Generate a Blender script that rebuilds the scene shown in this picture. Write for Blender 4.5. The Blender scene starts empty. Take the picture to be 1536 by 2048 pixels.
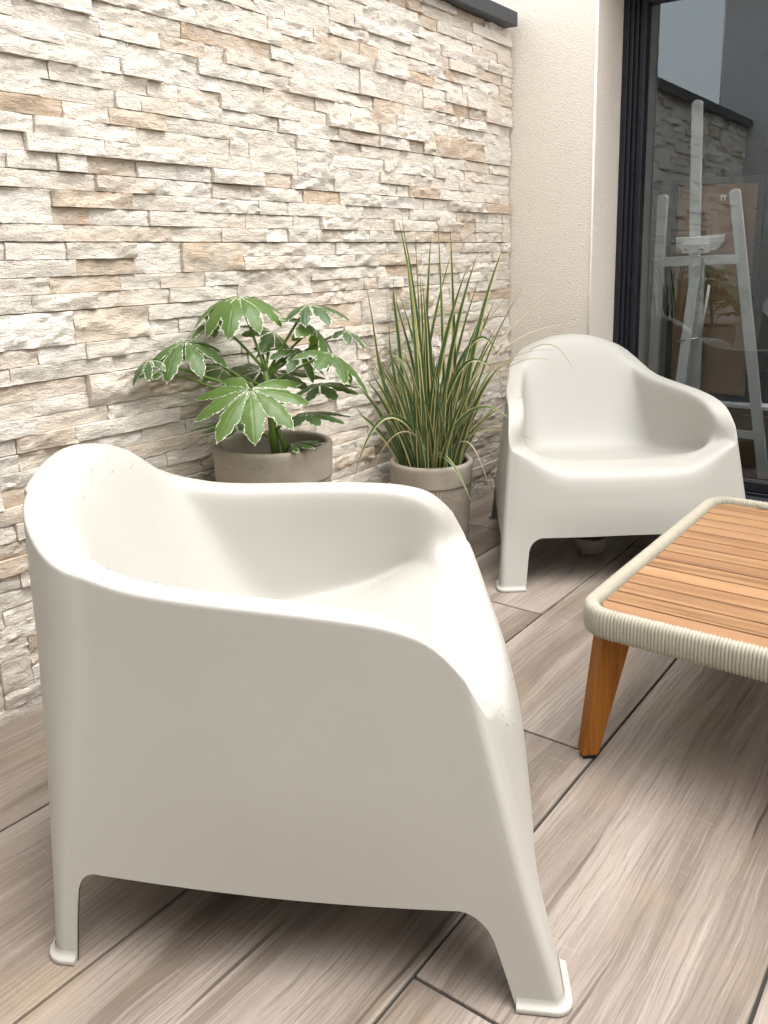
import bpy, math, random
import numpy as np
from mathutils import Vector, Matrix

# ------------------------------------------------------------------ camera, sky, sun, exposure
SC = bpy.context.scene
COL = SC.collection
CAM_H = 1.0
CAM_F, CAM_YAW, CAM_PITCH, CAM_ROLL, CAM_CX, CAM_CY = 1687.35, .60603, .202039, -.0110642, 853.18, 844.70

def cam_basis():
    yw, pi_, ro = CAM_YAW, CAM_PITCH, CAM_ROLL
    d = Vector((math.cos(yw)*math.cos(pi_), math.sin(yw)*math.cos(pi_), -math.sin(pi_)))
    r = Vector((math.sin(yw), -math.cos(yw), 0)); u = r.cross(d)
    r2 = r*math.cos(ro) + u*math.sin(ro); u2 = u*math.cos(ro) - r*math.sin(ro)
    return r2, u2, d
CR, CU, CD = cam_basis()
cam_data = bpy.data.cameras.new('camera'); cam = bpy.data.objects.new('camera', cam_data); COL.objects.link(cam)
cam.matrix_world = Matrix(((CR.x, CU.x, -CD.x, 0), (CR.y, CU.y, -CD.y, 0), (CR.z, CU.z, -CD.z, CAM_H), (0, 0, 0, 1)))
cam_data.sensor_width = 36.0; cam_data.sensor_fit = 'AUTO'
cam_data.lens = CAM_F/2048*36
cam_data.shift_x = -(CAM_CX-768)/2048; cam_data.shift_y = -(1024-CAM_CY)/2048
cam_data.clip_start = .02; cam_data.clip_end = 500
SC.camera = cam

SUN_EL, SUN_AZ = math.radians(66), math.radians(-80)      # azimuth of the sun measured from +X towards +Y
SUN_DIR = Vector((math.cos(SUN_EL)*math.cos(SUN_AZ), math.cos(SUN_EL)*math.sin(SUN_AZ), math.sin(SUN_EL)))
world = bpy.data.worlds.new('World'); SC.world = world; world.use_nodes = True
wn = world.node_tree.nodes; wl = world.node_tree.links; wn.clear()
sky = wn.new('ShaderNodeTexSky'); sky.sky_type = 'NISHITA'; sky.sun_disc = False
sky.sun_elevation = SUN_EL; sky.sun_rotation = math.pi/2 - SUN_AZ
sky.air_density = 1.6; sky.dust_density = 6.0; sky.ozone_density = 1.0; sky.altitude = 50
hs = wn.new('ShaderNodeHueSaturation'); hs.inputs['Saturation'].default_value = .34
bg = wn.new('ShaderNodeBackground'); bg.inputs['Strength'].default_value = .15
wo = wn.new('ShaderNodeOutputWorld')
wl.new(sky.outputs[0], hs.inputs['Color']); cl = wn.new('ShaderNodeMix'); cl.data_type = 'RGBA'; cl.inputs[0].default_value = .65; cl.inputs[7].default_value = (5.6, 5.55, 5.45, 1)   # even cloud cover over the clear sky
wl.new(hs.outputs[0], cl.inputs[6]); wl.new(cl.outputs[2], bg.inputs['Color']); wl.new(bg.outputs[0], wo.inputs[0])
sun_data = bpy.data.lights.new('sun', 'SUN'); sun_data.energy = .5; sun_data.angle = math.radians(55); sun_data.color = (1.0, .975, .94)
sun = bpy.data.objects.new('sun', sun_data); COL.objects.link(sun)
sun.rotation_euler = SUN_DIR.to_track_quat('Z', 'Y').to_euler(); sun.location = SUN_DIR*20
SC.view_settings.view_transform = 'Standard'; SC.view_settings.look = 'None'
SC.view_settings.gamma = 1.0; SC.view_settings.use_curve_mapping = False
SC.view_settings.exposure = 1.95
SC.cycles.max_bounces = 8; SC.cycles.diffuse_bounces = 4; SC.cycles.glossy_bounces = 3; SC.cycles.transmission_bounces = 6; SC.cycles.transparent_max_bounces = 8

rng = np.random.default_rng(7); random.seed(7)

# ------------------------------------------------------------------ helpers
def ray(px, py): return CD + CR*((px-CAM_CX)/CAM_F) - CU*((py-CAM_CY)/CAM_F)
def at_depth(px, py, dep): return Vector((0, 0, CAM_H)) + ray(px, py)*dep
def on_x(px, py, X): q = ray(px, py); return Vector((0, 0, CAM_H)) + q*(X/q.x)
def depth_of(p): return (Vector(p)-Vector((0, 0, CAM_H))).dot(CD)
def project(p):
    v = Vector(p)-Vector((0, 0, CAM_H)); z = v.dot(CD)
    return CAM_CX+CAM_F*v.dot(CR)/z, CAM_CY-CAM_F*v.dot(CU)/z

def link(o, parent=None):
    COL.objects.link(o)
    if parent is not None: o.parent = parent
    return o
def tag(o, label=None, cat=None, group=None, kind=None):
    if label: o['label'] = label
    if cat: o['category'] = cat
    if group: o['group'] = group
    if kind: o['kind'] = kind
    return o
def empty(name, loc=(0, 0, 0), rz=0, parent=None):
    o = bpy.data.objects.new(name, None); o.location = loc; o.rotation_euler = (0, 0, rz); o.empty_display_size = .05
    return link(o, parent)
def build(name, verts, faces, mat, parent=None, smooth=False, attrs=None, uvs=None, normals=None, loc=None):
    me = bpy.data.meshes.new(name)
    me.from_pydata([tuple(map(float, v)) for v in verts], [], [tuple(int(i) for i in f) for f in faces])
    if mat: me.materials.append(mat)
    if smooth: me.polygons.foreach_set('use_smooth', [True]*len(me.polygons))
    for k, a in (attrs or {}).items():
        at = me.attributes.new(k, 'FLOAT', 'POINT'); at.data.foreach_set('value', np.asarray(a, dtype=np.float32))
    if uvs is not None:
        ul = me.uv_layers.new(name='UVMap'); li = np.empty(len(me.loops), dtype=np.int32); me.loops.foreach_get('vertex_index', li)
        ul.data.foreach_set('uv', np.asarray(uvs, dtype=np.float32)[li].ravel())
    me.update()
    if normals is not None: me.normals_split_custom_set_from_vertices([tuple(map(float, n)) for n in normals])
    o = bpy.data.objects.new(name, me)
    if loc is not None: o.location = loc
    return link(o, parent)

class MB:
    def __init__(s): s.v = []; s.f = []
    def add(s, v, f):
        n = len(s.v); s.v += [tuple(p) for p in v]; s.f += [tuple(i+n for i in q) for q in f]; return s
    def box(s, x0, x1, y0, y1, z0, z1, b=0.0):
        if b <= 0:
            v = [(x, y, z) for z in (z0, z1) for y in (y0, y1) for x in (x0, x1)]
            return s.add(v, [(0, 2, 3, 1), (4, 5, 7, 6), (0, 1, 5, 4), (2, 6, 7, 3), (0, 4, 6, 2), (1, 3, 7, 5)])
        v = []
        for sx in (0, 1):
            for sy in (0, 1):
                for sz in (0, 1):
                    X, Y, Z = (x0, x1)[sx], (y0, y1)[sy], (z0, z1)[sz]
                    bx, by, bz = (b, -b)[sx], (b, -b)[sy], (b, -b)[sz]
                    v += [(X, Y+by, Z+bz), (X+bx, Y, Z+bz), (X+bx, Y+by, Z)]
        def i(sx, sy, sz, k): return (sx*4+sy*2+sz)*3+k
        f = []
        f += [(i(0, 0, 0, 0), i(0, 0, 1, 0), i(0, 1, 1, 0), i(0, 1, 0, 0)), (i(1, 0, 0, 0), i(1, 1, 0, 0), i(1, 1, 1, 0), i(1, 0, 1, 0)),
              (i(0, 0, 0, 1), i(1, 0, 0, 1), i(1, 0, 1, 1), i(0, 0, 1, 1)), (i(0, 1, 0, 1), i(0, 1, 1, 1), i(1, 1, 1, 1), i(1, 1, 0, 1)),
              (i(0, 0, 0, 2), i(0, 1, 0, 2), i(1, 1, 0, 2), i(1, 0, 0, 2)), (i(0, 0, 1, 2), i(1, 0, 1, 2), i(1, 1, 1, 2), i(0, 1, 1, 2))]
        for a in (0, 1):
            for c in (0, 1):
                f.append((i(a, c, 0, 0), i(a, c, 1, 0), i(a, c, 1, 1), i(a, c, 0, 1)))
                f.append((i(a, 0, c, 0), i(a, 1, c, 0), i(a, 1, c, 2), i(a, 0, c, 2)))
                f.append((i(0, a, c, 1), i(1, a, c, 1), i(1, a, c, 2), i(0, a, c, 2)))
                for e in (0, 1): f.append((i(a, c, e, 0), i(a, c, e, 1), i(a, c, e, 2)))
        return s.add(v, f)
    def tube(s, pts, rad, n=8, cap=True):
        pts = [Vector(p) for p in pts]; rs = rad if hasattr(rad, '__len__') else [rad]*len(pts); base = len(s.v); up = Vector((.13, .21, .97))
        for k, p in enumerate(pts):
            t = (pts[min(k+1, len(pts)-1)]-pts[max(k-1, 0)]).normalized()
            a = t.cross(up); a = a.normalized() if a.length > 1e-5 else t.orthogonal().normalized(); bb = t.cross(a)
            for j in range(n):
                w = 2*math.pi*j/n; s.v.append(tuple(p+a*(rs[k]*math.cos(w))+bb*(rs[k]*math.sin(w))))
        for k in range(len(pts)-1):
            for j in range(n):
                j2 = (j+1) % n; s.f.append((base+k*n+j, base+k*n+j2, base+(k+1)*n+j2, base+(k+1)*n+j))
        if cap:
            s.f.append(tuple(base+j for j in reversed(range(n)))); s.f.append(tuple(base+(len(pts)-1)*n+j for j in range(n)))
        return s
    def lathe(s, prof, n=48, c=(0, 0)):
        base = len(s.v)
        for (r, z) in prof:
            for j in range(n):
                w = 2*math.pi*j/n; s.v.append((c[0]+r*math.cos(w), c[1]+r*math.sin(w), z))
        for k in range(len(prof)-1):
            for j in range(n):
                j2 = (j+1) % n; s.f.append((base+k*n+j, base+k*n+j2, base+(k+1)*n+j2, base+(k+1)*n+j))
        return s
    def prism(s, P0, P1, ax, ay, w0, h0, w1=None, h1=None):
        w1 = w0 if w1 is None else w1; h1 = h0 if h1 is None else h1
        P0, P1, ax, ay = Vector(P0), Vector(P1), Vector(ax), Vector(ay); v = []
        for P, w, h in ((P0, w0, h0), (P1, w1, h1)):
            for a, b_ in ((-1, -1), (1, -1), (1, 1), (-1, 1)): v.append(P+ax*(a*w/2)+ay*(b_*h/2))
        return s.add(v, [(0, 3, 2, 1), (4, 5, 6, 7), (0, 1, 5, 4), (1, 2, 6, 5), (2, 3, 7, 6), (3, 0, 4, 7)])
    def out(s, name, mat, parent=None, smooth=False, **k): return build(name, s.v, s.f, mat, parent, smooth, **k)
def bevel(o, w=.002, seg=2):
    m = o.modifiers.new('bevel', 'BEVEL'); m.width = w; m.segments = seg; m.limit_method = 'ANGLE'; m.angle_limit = math.radians(40); return o

# value noise for shaping stones
_perm = rng.random((256, 256))
def vnoise(x, y):
    xi = np.floor(x).astype(int); yi = np.floor(y).astype(int); fx = x-xi; fy = y-yi
    fx = fx*fx*(3-2*fx); fy = fy*fy*(3-2*fy)
    g = lambda a, b: _perm[a % 256, b % 256]
    return (g(xi, yi)*(1-fx)+g(xi+1, yi)*fx)*(1-fy)+(g(xi, yi+1)*(1-fx)+g(xi+1, yi+1)*fx)*fy

# ------------------------------------------------------------------ materials
class N:
    def __init__(s, name):
        s.m = bpy.data.materials.new(name); s.m.use_nodes = True; s.t = s.m.node_tree; s.n = s.t.nodes; s.l = s.t.links
        s.b = s.n['Principled BSDF']; s.o = s.n['Material Output']
    def new(s, t, **k):
        x = s.n.new('ShaderNode'+t)
        for a, v in k.items(): setattr(x, a, v)
        return x
    def set(s, x, **k):
        for a, v in k.items(): x.inputs[a.replace('_', ' ')].default_value = v
        return x
    def k(s, a, b): s.l.new(a, b)
    def coord(s, kind='Object', scale=(1, 1, 1), rot=(0, 0, 0)):
        c = s.new('TexCoord'); m = s.new('Mapping'); m.inputs['Scale'].default_value = scale; m.inputs['Rotation'].default_value = rot
        s.k(c.outputs[kind], m.inputs[0]); return m.outputs[0]
    def pos(s, scale=(1, 1, 1), rot=(0, 0, 0)):
        g = s.new('NewGeometry'); m = s.new('Mapping'); m.inputs['Scale'].default_value = scale; m.inputs['Rotation'].default_value = rot
        s.k(g.outputs['Position'], m.inputs[0]); return m.outputs[0]
    def noise(s, vec, sc, det=4, rough=.55, dist=0.0, typ='FBM'):
        x = s.new('TexNoise'); x.noise_type = typ; s.k(vec, x.inputs['Vector'])
        x.inputs['Scale'].default_value = sc; x.inputs['Detail'].default_value = det; x.inputs['Roughness'].default_value = rough; x.inputs['Distortion'].default_value = dist
        return x.outputs['Fac']
    def ramp(s, fac, stops, interp='LINEAR'):
        x = s.new('ValToRGB'); e = x.color_ramp.elements; x.color_ramp.interpolation = interp
        while len(e) < len(stops): e.new(.5)
        for q, (p, c) in zip(e, stops): q.position = p; q.color = (c, c, c, 1) if not hasattr(c, '__len__') else (*c, 1)
        s.k(fac, x.inputs[0]); return x.outputs[0]
    def mix(s, fac, a, b, blend='MIX'):
        x = s.new('Mix'); x.data_type = 'RGBA'; x.blend_type = blend
        for sock, val in ((x.inputs['Factor'], fac), (x.inputs['A'], a), (x.inputs['B'], b)):
            pass
        ins = [i for i in x.inputs if i.enabled]
        fs = x.inputs[0]; A = x.inputs[6]; B = x.inputs[7]
        for sock, val in ((fs, fac), (A, a), (B, b)):
            if isinstance(val, (int, float)): sock.default_value = val if sock is fs else (val, val, val, 1)
            elif isinstance(val, tuple): sock.default_value = (*val, 1) if len(val) == 3 else val
            else: s.k(val, sock)
        return x.outputs[2]
    def math(s, op, a, b=0.0, clamp=False):
        x = s.new('Math'); x.operation = op; x.use_clamp = clamp
        for sock, val in ((x.inputs[0], a), (x.inputs[1], b)):
            if isinstance(val, (int, float)): sock.default_value = val
            else: s.k(val, sock)
        return x.outputs[0]
    def attr(s, name, out='Fac'):
        x = s.new('Attribute'); x.attribute_name = name; return x.outputs[out]
    def bump(s, h, strength=.4, dist=.002, prev=None):
        x = s.new('Bump'); x.inputs['Strength'].default_value = strength; x.inputs['Distance'].default_value = dist
        s.k(h, x.inputs['Height'])
        if prev is not None: s.k(prev, x.inputs['Normal'])
        return x.outputs[0]
    def fin(s, col=None, rough=None, nrm=None, **k):
        for sock, val in (('Base Color', col), ('Roughness', rough)):
            if val is None: continue
            if isinstance(val, tuple): s.b.inputs[sock].default_value = (*val, 1)
            elif isinstance(val, (int, float)): s.b.inputs[sock].default_value = val
            else: s.k(val, s.b.inputs[sock])
        if nrm is not None: s.k(nrm, s.b.inputs['Normal'])
        for a, v in k.items(): s.b.inputs[a.replace('_', ' ')].default_value = v
        return s.m

def mat_plastic():
    n = N('matt_white_plastic'); p = n.coord()
    g = n.noise(p, 520, 3, .6); big = n.noise(p, 5, 3, .6)
    c = n.mix(big, (.408, .400, .368), (.436, .428, .396))
    sm = n.ramp(n.noise(p, 14, 4, .6), [(.66, 0.0), (.74, 1.0)]); c = n.mix(n.math('MULTIPLY', sm, .10), c, (.45, .39, .32))
    return n.fin(c, n.ramp(big, [(.3, .38), (.7, .48)]), n.bump(g, .22, .0007), Specular_IOR_Level=.32)
def mat_stone():
    n = N('split_face_stone'); p = n.pos()
    t = n.attr('tint'); rnd = n.attr('shade')
    blot = n.noise(n.pos((9, 9, 26)), 1, 4, .6, .4)
    tt = n.math('MULTIPLY', t, n.ramp(blot, [(.30, .25), (.55, 1.0)]))
    base = n.mix(rnd, (.785, .725, .64), (.855, .815, .75))
    c = n.mix(tt, base, (.63, .49, .355))
    grey = n.ramp(n.noise(n.pos((60, 60, 120)), 1, 5, .7), [(.57, 0.0), (.72, 1.0)])
    gm = n.math('MULTIPLY', grey, n.ramp(n.noise(n.pos((6, 6, 14)), 1, 3, .5), [(.5, 0.0), (.68, .5)])); c = n.mix(gm, c, (.30, .28, .26))
    pit = n.ramp(n.noise(n.pos((260, 260, 260)), 1, 2, .5), [(.22, 1.0), (.30, 0.0)]); c = n.mix(n.math('MULTIPLY', pit, .6), c, (.22, .19, .16))
    fl = n.noise(n.pos((34, 34, 95), (0, .16, 0)), 1, 6, .66, .9)
    st = n.noise(n.pos((120, 120, 420), (0, -.1, 0)), 1, 4, .6, .5)
    b1 = n.bump(fl, .9, .012); b2 = n.bump(st, .8, .004, b1); b3 = n.bump(pit, -.5, .002, b2)
    return n.fin(c, .9, b3, Specular_IOR_Level=.25)
def mat_render(name, col, grain=210):
    n = N(name); p = n.pos()
    g = n.noise(p, grain, 3, .6); v = n.new('TexVoronoi'); v.inputs['Scale'].default_value = grain*.9; n.k(p, v.inputs['Vector'])
    big = n.noise(p, 2.2, 4, .6)
    c = n.mix(big, tuple(x*.93 for x in col), col)
    c = n.mix(n.ramp(g, [(.25, .35), (.5, 0.0)]), c, tuple(x*.6 for x in col))
    return n.fin(c, .93, n.bump(n.math('ADD', g, n.math('MULTIPLY', v.outputs['Distance'], .7)), .75, .004), Specular_IOR_Level=.2)
def mat_tile():
    n = N('wood_look_tile'); oi = n.new('ObjectInfo'); c0 = n.new('TexCoord'); sp = n.new('SeparateXYZ'); n.k(c0.outputs['Object'], sp.inputs[0])
    rx = n.math('ADD', sp.outputs[0], n.math('MULTIPLY', oi.outputs['Random'], 37.0)); ry = n.math('ADD', sp.outputs[1], n.math('MULTIPLY', oi.outputs['Random'], 91.0))
    def vec(sx, sy, y=None, seed=0.0):
        cm = n.new('CombineXYZ'); n.k(n.math('MULTIPLY', rx, sx), cm.inputs[0]); n.k(n.math('MULTIPLY', ry if y is None else y, sy), cm.inputs[1]); cm.inputs[2].default_value = seed; return cm.outputs[0]
    warp = n.math('MULTIPLY', n.math('SUBTRACT', n.noise(vec(1.6, 5.0), 1, 3, .5), .5), .075)
    yw = n.math('ADD', ry, warp)
    tone = n.noise(vec(.9, 7.5, yw, 3.0), 1, 2, .5); tone2 = n.noise(vec(.7, 12.0, yw, 9.0), 1, 2, .5)
    med = n.noise(vec(1.6, 48, yw, 1.0), 1, 4, .6); fine = n.noise(vec(5.0, 230, yw, 5.0), 1, 3, .65); pore = n.noise(vec(46, 620, yw, 7.0), 1, 2, .6)
    ring = n.new('TexWave'); ring.wave_type = 'BANDS'; ring.bands_direction = 'Y'; ring.wave_profile = 'SAW'; ring.inputs['Scale'].default_value = 1.0; ring.inputs['Distortion'].default_value = 7.0; ring.inputs['Detail'].default_value = 2.0; ring.inputs['Detail Scale'].default_value = .35
    n.k(vec(1.3, 26.0, yw, 2.0), ring.inputs['Vector'])
    base = n.math('ADD', n.math('MULTIPLY', tone, .75), n.math('MULTIPLY', med, .30))
    c = n.ramp(base, [(.36, (0.139, 0.110, 0.088)), (.46, (0.219, 0.178, 0.148)), (.54, (0.280, 0.233, 0.199)), (.63, (0.340, 0.290, 0.253)), (.72, (0.401, 0.352, 0.313))])
    c = n.mix(n.ramp(tone2, [(.405, .55), (.425, 0.0)]), c, (0.161, 0.130, 0.106))
    c = n.mix(n.ramp(tone2, [(.575, 0.0), (.60, .45)]), c, (0.380, 0.330, 0.288))
    c = n.mix(n.math('MULTIPLY', n.ramp(ring.outputs['Fac'], [(.70, 0.0), (.95, .5)]), n.ramp(n.noise(vec(.8, 4.0, None, 4.0), 1, 2), [(.46, 0.0), (.58, 1.0)])), c, (0.139, 0.110, 0.088))
    c = n.mix(n.ramp(fine, [(.36, .55), (.46, 0.0)]), c, (0.128, 0.101, 0.081))
    c = n.mix(n.ramp(fine, [(.56, 0.0), (.66, .30)]), c, (0.449, 0.402, 0.362))
    c = n.mix(n.ramp(pore, [(.30, .55), (.38, 0.0)]), c, (0.112, 0.088, 0.070))
    saw = n.noise(vec(230, 8, ry, 6.0), 1, 3, .6); patch = n.ramp(n.noise(vec(3, 8, ry, 8.0), 1, 3, .5), [(.57, 0.0), (.66, 1.0)])
    c = n.mix(n.math('MULTIPLY', n.ramp(saw, [(.58, 0.0), (.68, .4)]), patch), c, (0.449, 0.396, 0.339))
    kn = n.new('TexVoronoi'); kn.inputs['Scale'].default_value = 1.0; n.k(vec(2.2, 5.0, yw, 0.0), kn.inputs['Vector'])
    knot = n.ramp(kn.outputs['Distance'], [(.025, .85), (.085, 0.0)]); c = n.mix(n.math('MULTIPLY', knot, n.ramp(fine, [(.35, 1.0), (.62, .35)])), c, (0.080, 0.062, 0.049))
    crk = n.math('MULTIPLY', n.ramp(n.noise(vec(1.2, 58, yw, 11.0), 1, 1, .4), [(.69, 0.0), (.705, 1.0)]), n.ramp(n.noise(vec(1.7, 3.0, None, 12.0), 1, 1), [(.5, 0.0), (.56, .8)]))
    c = n.mix(crk, c, (0.075, 0.057, 0.045))
    c = n.mix(n.math('MULTIPLY', n.ramp(n.noise(n.pos((3.1, 3.1, 1)), 1, 3, .5), [(.56, 0.0), (.68, .45)]), .8), c, (0.321, 0.248, 0.147))
    ro = n.ramp(n.noise(n.pos((5, 5, 5)), 1, 4, .6), [(.3, .30), (.7, .48)])
    return n.fin(c, ro, n.bump(n.math('ADD', fine, pore), .35, .0014), Specular_IOR_Level=.45)
def mat_slat():
    n = N('oiled_acacia'); oi = n.new('ObjectInfo'); c0 = n.new('TexCoord'); off = n.new('VectorMath'); off.operation = 'ADD'; cmb = n.new('CombineXYZ')
    n.k(n.math('MULTIPLY', oi.outputs['Random'], 53.0), cmb.inputs[0]); n.k(n.math('MULTIPLY', oi.outputs['Random'], 17.0), cmb.inputs[2]); n.k(c0.outputs['Object'], off.inputs[0]); n.k(cmb.outputs[0], off.inputs[1])
    def mp(scale):
        m = n.new('Mapping'); m.inputs['Scale'].default_value = scale; n.k(off.outputs[0], m.inputs[0]); return m.outputs[0]
    g = n.noise(mp((38, 1.6, 38)), 1, 6, .6, 1.0); f = n.noise(mp((260, 10, 260)), 1, 3, .6)
    c = n.ramp(g, [(.34, (.17, .092, .043)), (.5, (.30, .168, .080)), (.7, (.39, .228, .112))])
    r2 = n.new('TexWhiteNoise'); r2.noise_dimensions = '1D'; n.k(oi.outputs['Random'], r2.inputs['W']); c = n.mix(n.ramp(oi.outputs['Random'], [(.3, 0.0), (1.0, .45)]), c, (.235, .118, .064)); c = n.mix(n.ramp(r2.outputs['Value'], [(.55, 0.0), (1.0, .4)]), c, (.42, .245, .135))
    c = n.mix(n.ramp(f, [(.35, .35), (.5, 0.0)]), c, (.25, .11, .05))
    kn = n.new('TexVoronoi'); kn.inputs['Scale'].default_value = 1.0; n.k(mp((17, 4.5, 0)), kn.inputs['Vector']); c = n.mix(n.ramp(kn.outputs['Distance'], [(.03, .7), (.1, 0.0)]), c, (.20, .09, .04))
    return n.fin(c, .46, n.bump(n.math('ADD', f, g), .15, .001), Specular_IOR_Level=.4)
def mat_leg():
    n = N('stained_leg_wood'); g = n.noise(n.coord(scale=(75, 75, 4)), 1, 6, .65, .6)
    return n.fin(n.ramp(g, [(.3, (.20, .070, .010)), (.7, (.34, .130, .020))]), .6, n.bump(g, .1, .001), Specular_IOR_Level=.2)
def mat_rope():
    n = N('woven_rope'); p = n.coord(); w = n.new('TexWave'); w.wave_type = 'BANDS'; w.bands_direction = 'DIAGONAL'; w.inputs['Scale'].default_value = 260; w.inputs['Distortion'].default_value = 1.5; n.k(p, w.inputs['Vector'])
    d = n.attr('crease'); gr = n.ramp(n.noise(p, 9, 5, .65), [(.52, 0.0), (.72, .55)])
    top = n.new('NewGeometry'); sp = n.new('SeparateXYZ'); n.k(top.outputs['Normal'], sp.inputs[0])
    c = n.mix(n.noise(p, 60, 3), (.40, .372, .300), (.48, .450, .370)); c = n.mix(n.math('MULTIPLY', gr, n.ramp(n.noise(p, 420, 3, .7), [(.42, 0.0), (.6, 1.0)])), c, (.20, .185, .16))
    return n.fin(c, .85, n.bump(w.outputs['Fac'], .5, .0012), Specular_IOR_Level=.25)
def mat_pot():
    n = N('taupe_cast_pot'); p = n.coord(); b = n.noise(p, 7, 5, .6); f = n.noise(p, 120, 4, .6)
    c = n.ramp(b, [(.3, (.265, .230, .185)), (.55, (.345, .305, .255)), (.75, (.41, .37, .315))])
    st = n.ramp(n.noise(n.coord(scale=(16, 16, 60)), 1, 4, .6), [(.62, 0.0), (.72, .5)]); c = n.mix(st, c, (.15, .125, .10))
    return n.fin(c, .72, n.bump(f, .2, .001), Specular_IOR_Level=.3)
def mat_fatsia():
    n = N('variegated_leaf'); m = n.attr('margin'); v = n.attr('vein'); p = n.coord()
    nz = n.noise(p, 170, 4, .75); nb = n.noise(p, 30, 3, .6)
    lim = n.math('ADD', n.math('MULTIPLY', n.math('SUBTRACT', nz, .5), .015), .0013); lim = n.math('ADD', lim, n.math('MULTIPLY', n.math('SUBTRACT', nb, .5), .006))
    wht = n.math('LESS_THAN', m, lim)
    oi = n.new('ObjectInfo'); g = n.mix(nb, (.040, .080, .032), (.080, .135, .066)); g = n.mix(n.math('MULTIPLY', oi.outputs['Random'], .85), g, (.095, .175, .030)); g = n.mix(n.ramp(v, [(0, .75), (.35, 0.0)]), g, (.13, .20, .06))
    c = n.mix(wht, g, (.74, .76, .62))
    n.fin(c, .34, n.bump(n.math('ADD', n.ramp(v, [(0, 0.0), (.5, 1.0)]), n.math('MULTIPLY', nb, .4)), .5, .0015), Specular_IOR_Level=.5)
    tr = n.new('BsdfTranslucent'); n.k(n.mix(wht, (.16, .26, .02), (.5, .52, .34)), tr.inputs[0]); ms = n.new('MixShader'); ms.inputs[0].default_value = .30
    n.k(n.b.outputs[0], ms.inputs[1]); n.k(tr.outputs[0], ms.inputs[2]); n.k(ms.outputs[0], n.o.inputs[0]); return n.m
def mat_blade():
    n = N('striped_blade'); u = n.attr('across'); t = n.attr('along'); h = n.attr('hue')
    nz = n.noise(n.coord(scale=(200, 200, 4)), 1, 3)
    uu = n.math('ADD', u, n.math('MULTIPLY', n.math('SUBTRACT', nz, .5), .25))
    g = n.mix(h, (.036, .078, .018), (.095, .160, .075))
    c = n.mix(n.ramp(uu, [(.70, 0.0), (.78, 1.0)]), g, (.50, .46, .20)); c = n.mix(n.ramp(uu, [(.05, .7), (.11, 0.0)]), c, (.42, .42, .20))
    c = n.mix(n.ramp(t, [(.93, 0.0), (1.0, .8)]), c, (.26, .10, .04))
    c = n.mix(n.attr('dry'), c, (.55, .44, .30))
    n.fin(c, .42, None, Specular_IOR_Level=.45)
    tr = n.new('BsdfTranslucent'); n.k(c, tr.inputs[0]); ms = n.new('MixShader'); ms.inputs[0].default_value = .22
    n.k(n.b.outputs[0], ms.inputs[1]); n.k(tr.outputs[0], ms.inputs[2]); n.k(ms.outputs[0], n.o.inputs[0]); return n.m
def mat_simple(name, col, rough=.5, nscale=30, var=.15, bumpd=.0, **k):
    n = N(name); z = n.noise(n.coord(), nscale, 4, .6); c = n.mix(z, tuple(x*(1-var) for x in col), tuple(min(1, x*(1+var)) for x in col))
    return n.fin(c, rough, n.bump(z, .4, bumpd) if bumpd else None, **k)
def mat_glass():
    n = N('double_glazing'); f = n.new('Fresnel'); f.inputs[0].default_value = 1.95
    gl = n.new('BsdfGlossy'); gl.inputs['Roughness'].default_value = 0.0; gl.inputs['Color'].default_value = (.80, .92, 1.0, 1)
    tr = n.new('BsdfTransparent'); tr.inputs[0].default_value = (.95, .97, .97, 1); ms = n.new('MixShader')
    n.k(f.outputs[0], ms.inputs[0]); n.k(tr.outputs[0], ms.inputs[1]); n.k(gl.outputs[0], ms.inputs[2]); n.k(ms.outputs[0], n.o.inputs[0]); return n.m
def mat_water():
    n = N('rain_water'); lw = n.new('LayerWeight'); lw.inputs[0].default_value = .5; fr_ = n.math('ADD', n.math('MULTIPLY', n.math('POWER', lw.outputs['Facing'], 3.0), .55), .05)
    gl = n.new('BsdfGlossy'); gl.inputs['Roughness'].default_value = .02; tr = n.new('BsdfTransparent'); tr.inputs[0].default_value = (.88, .89, .90, 1); ms = n.new('MixShader')
    n.k(fr_, ms.inputs[0]); n.k(tr.outputs[0], ms.inputs[1]); n.k(gl.outputs[0], ms.inputs[2]); n.k(ms.outputs[0], n.o.inputs[0]); return n.m

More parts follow.
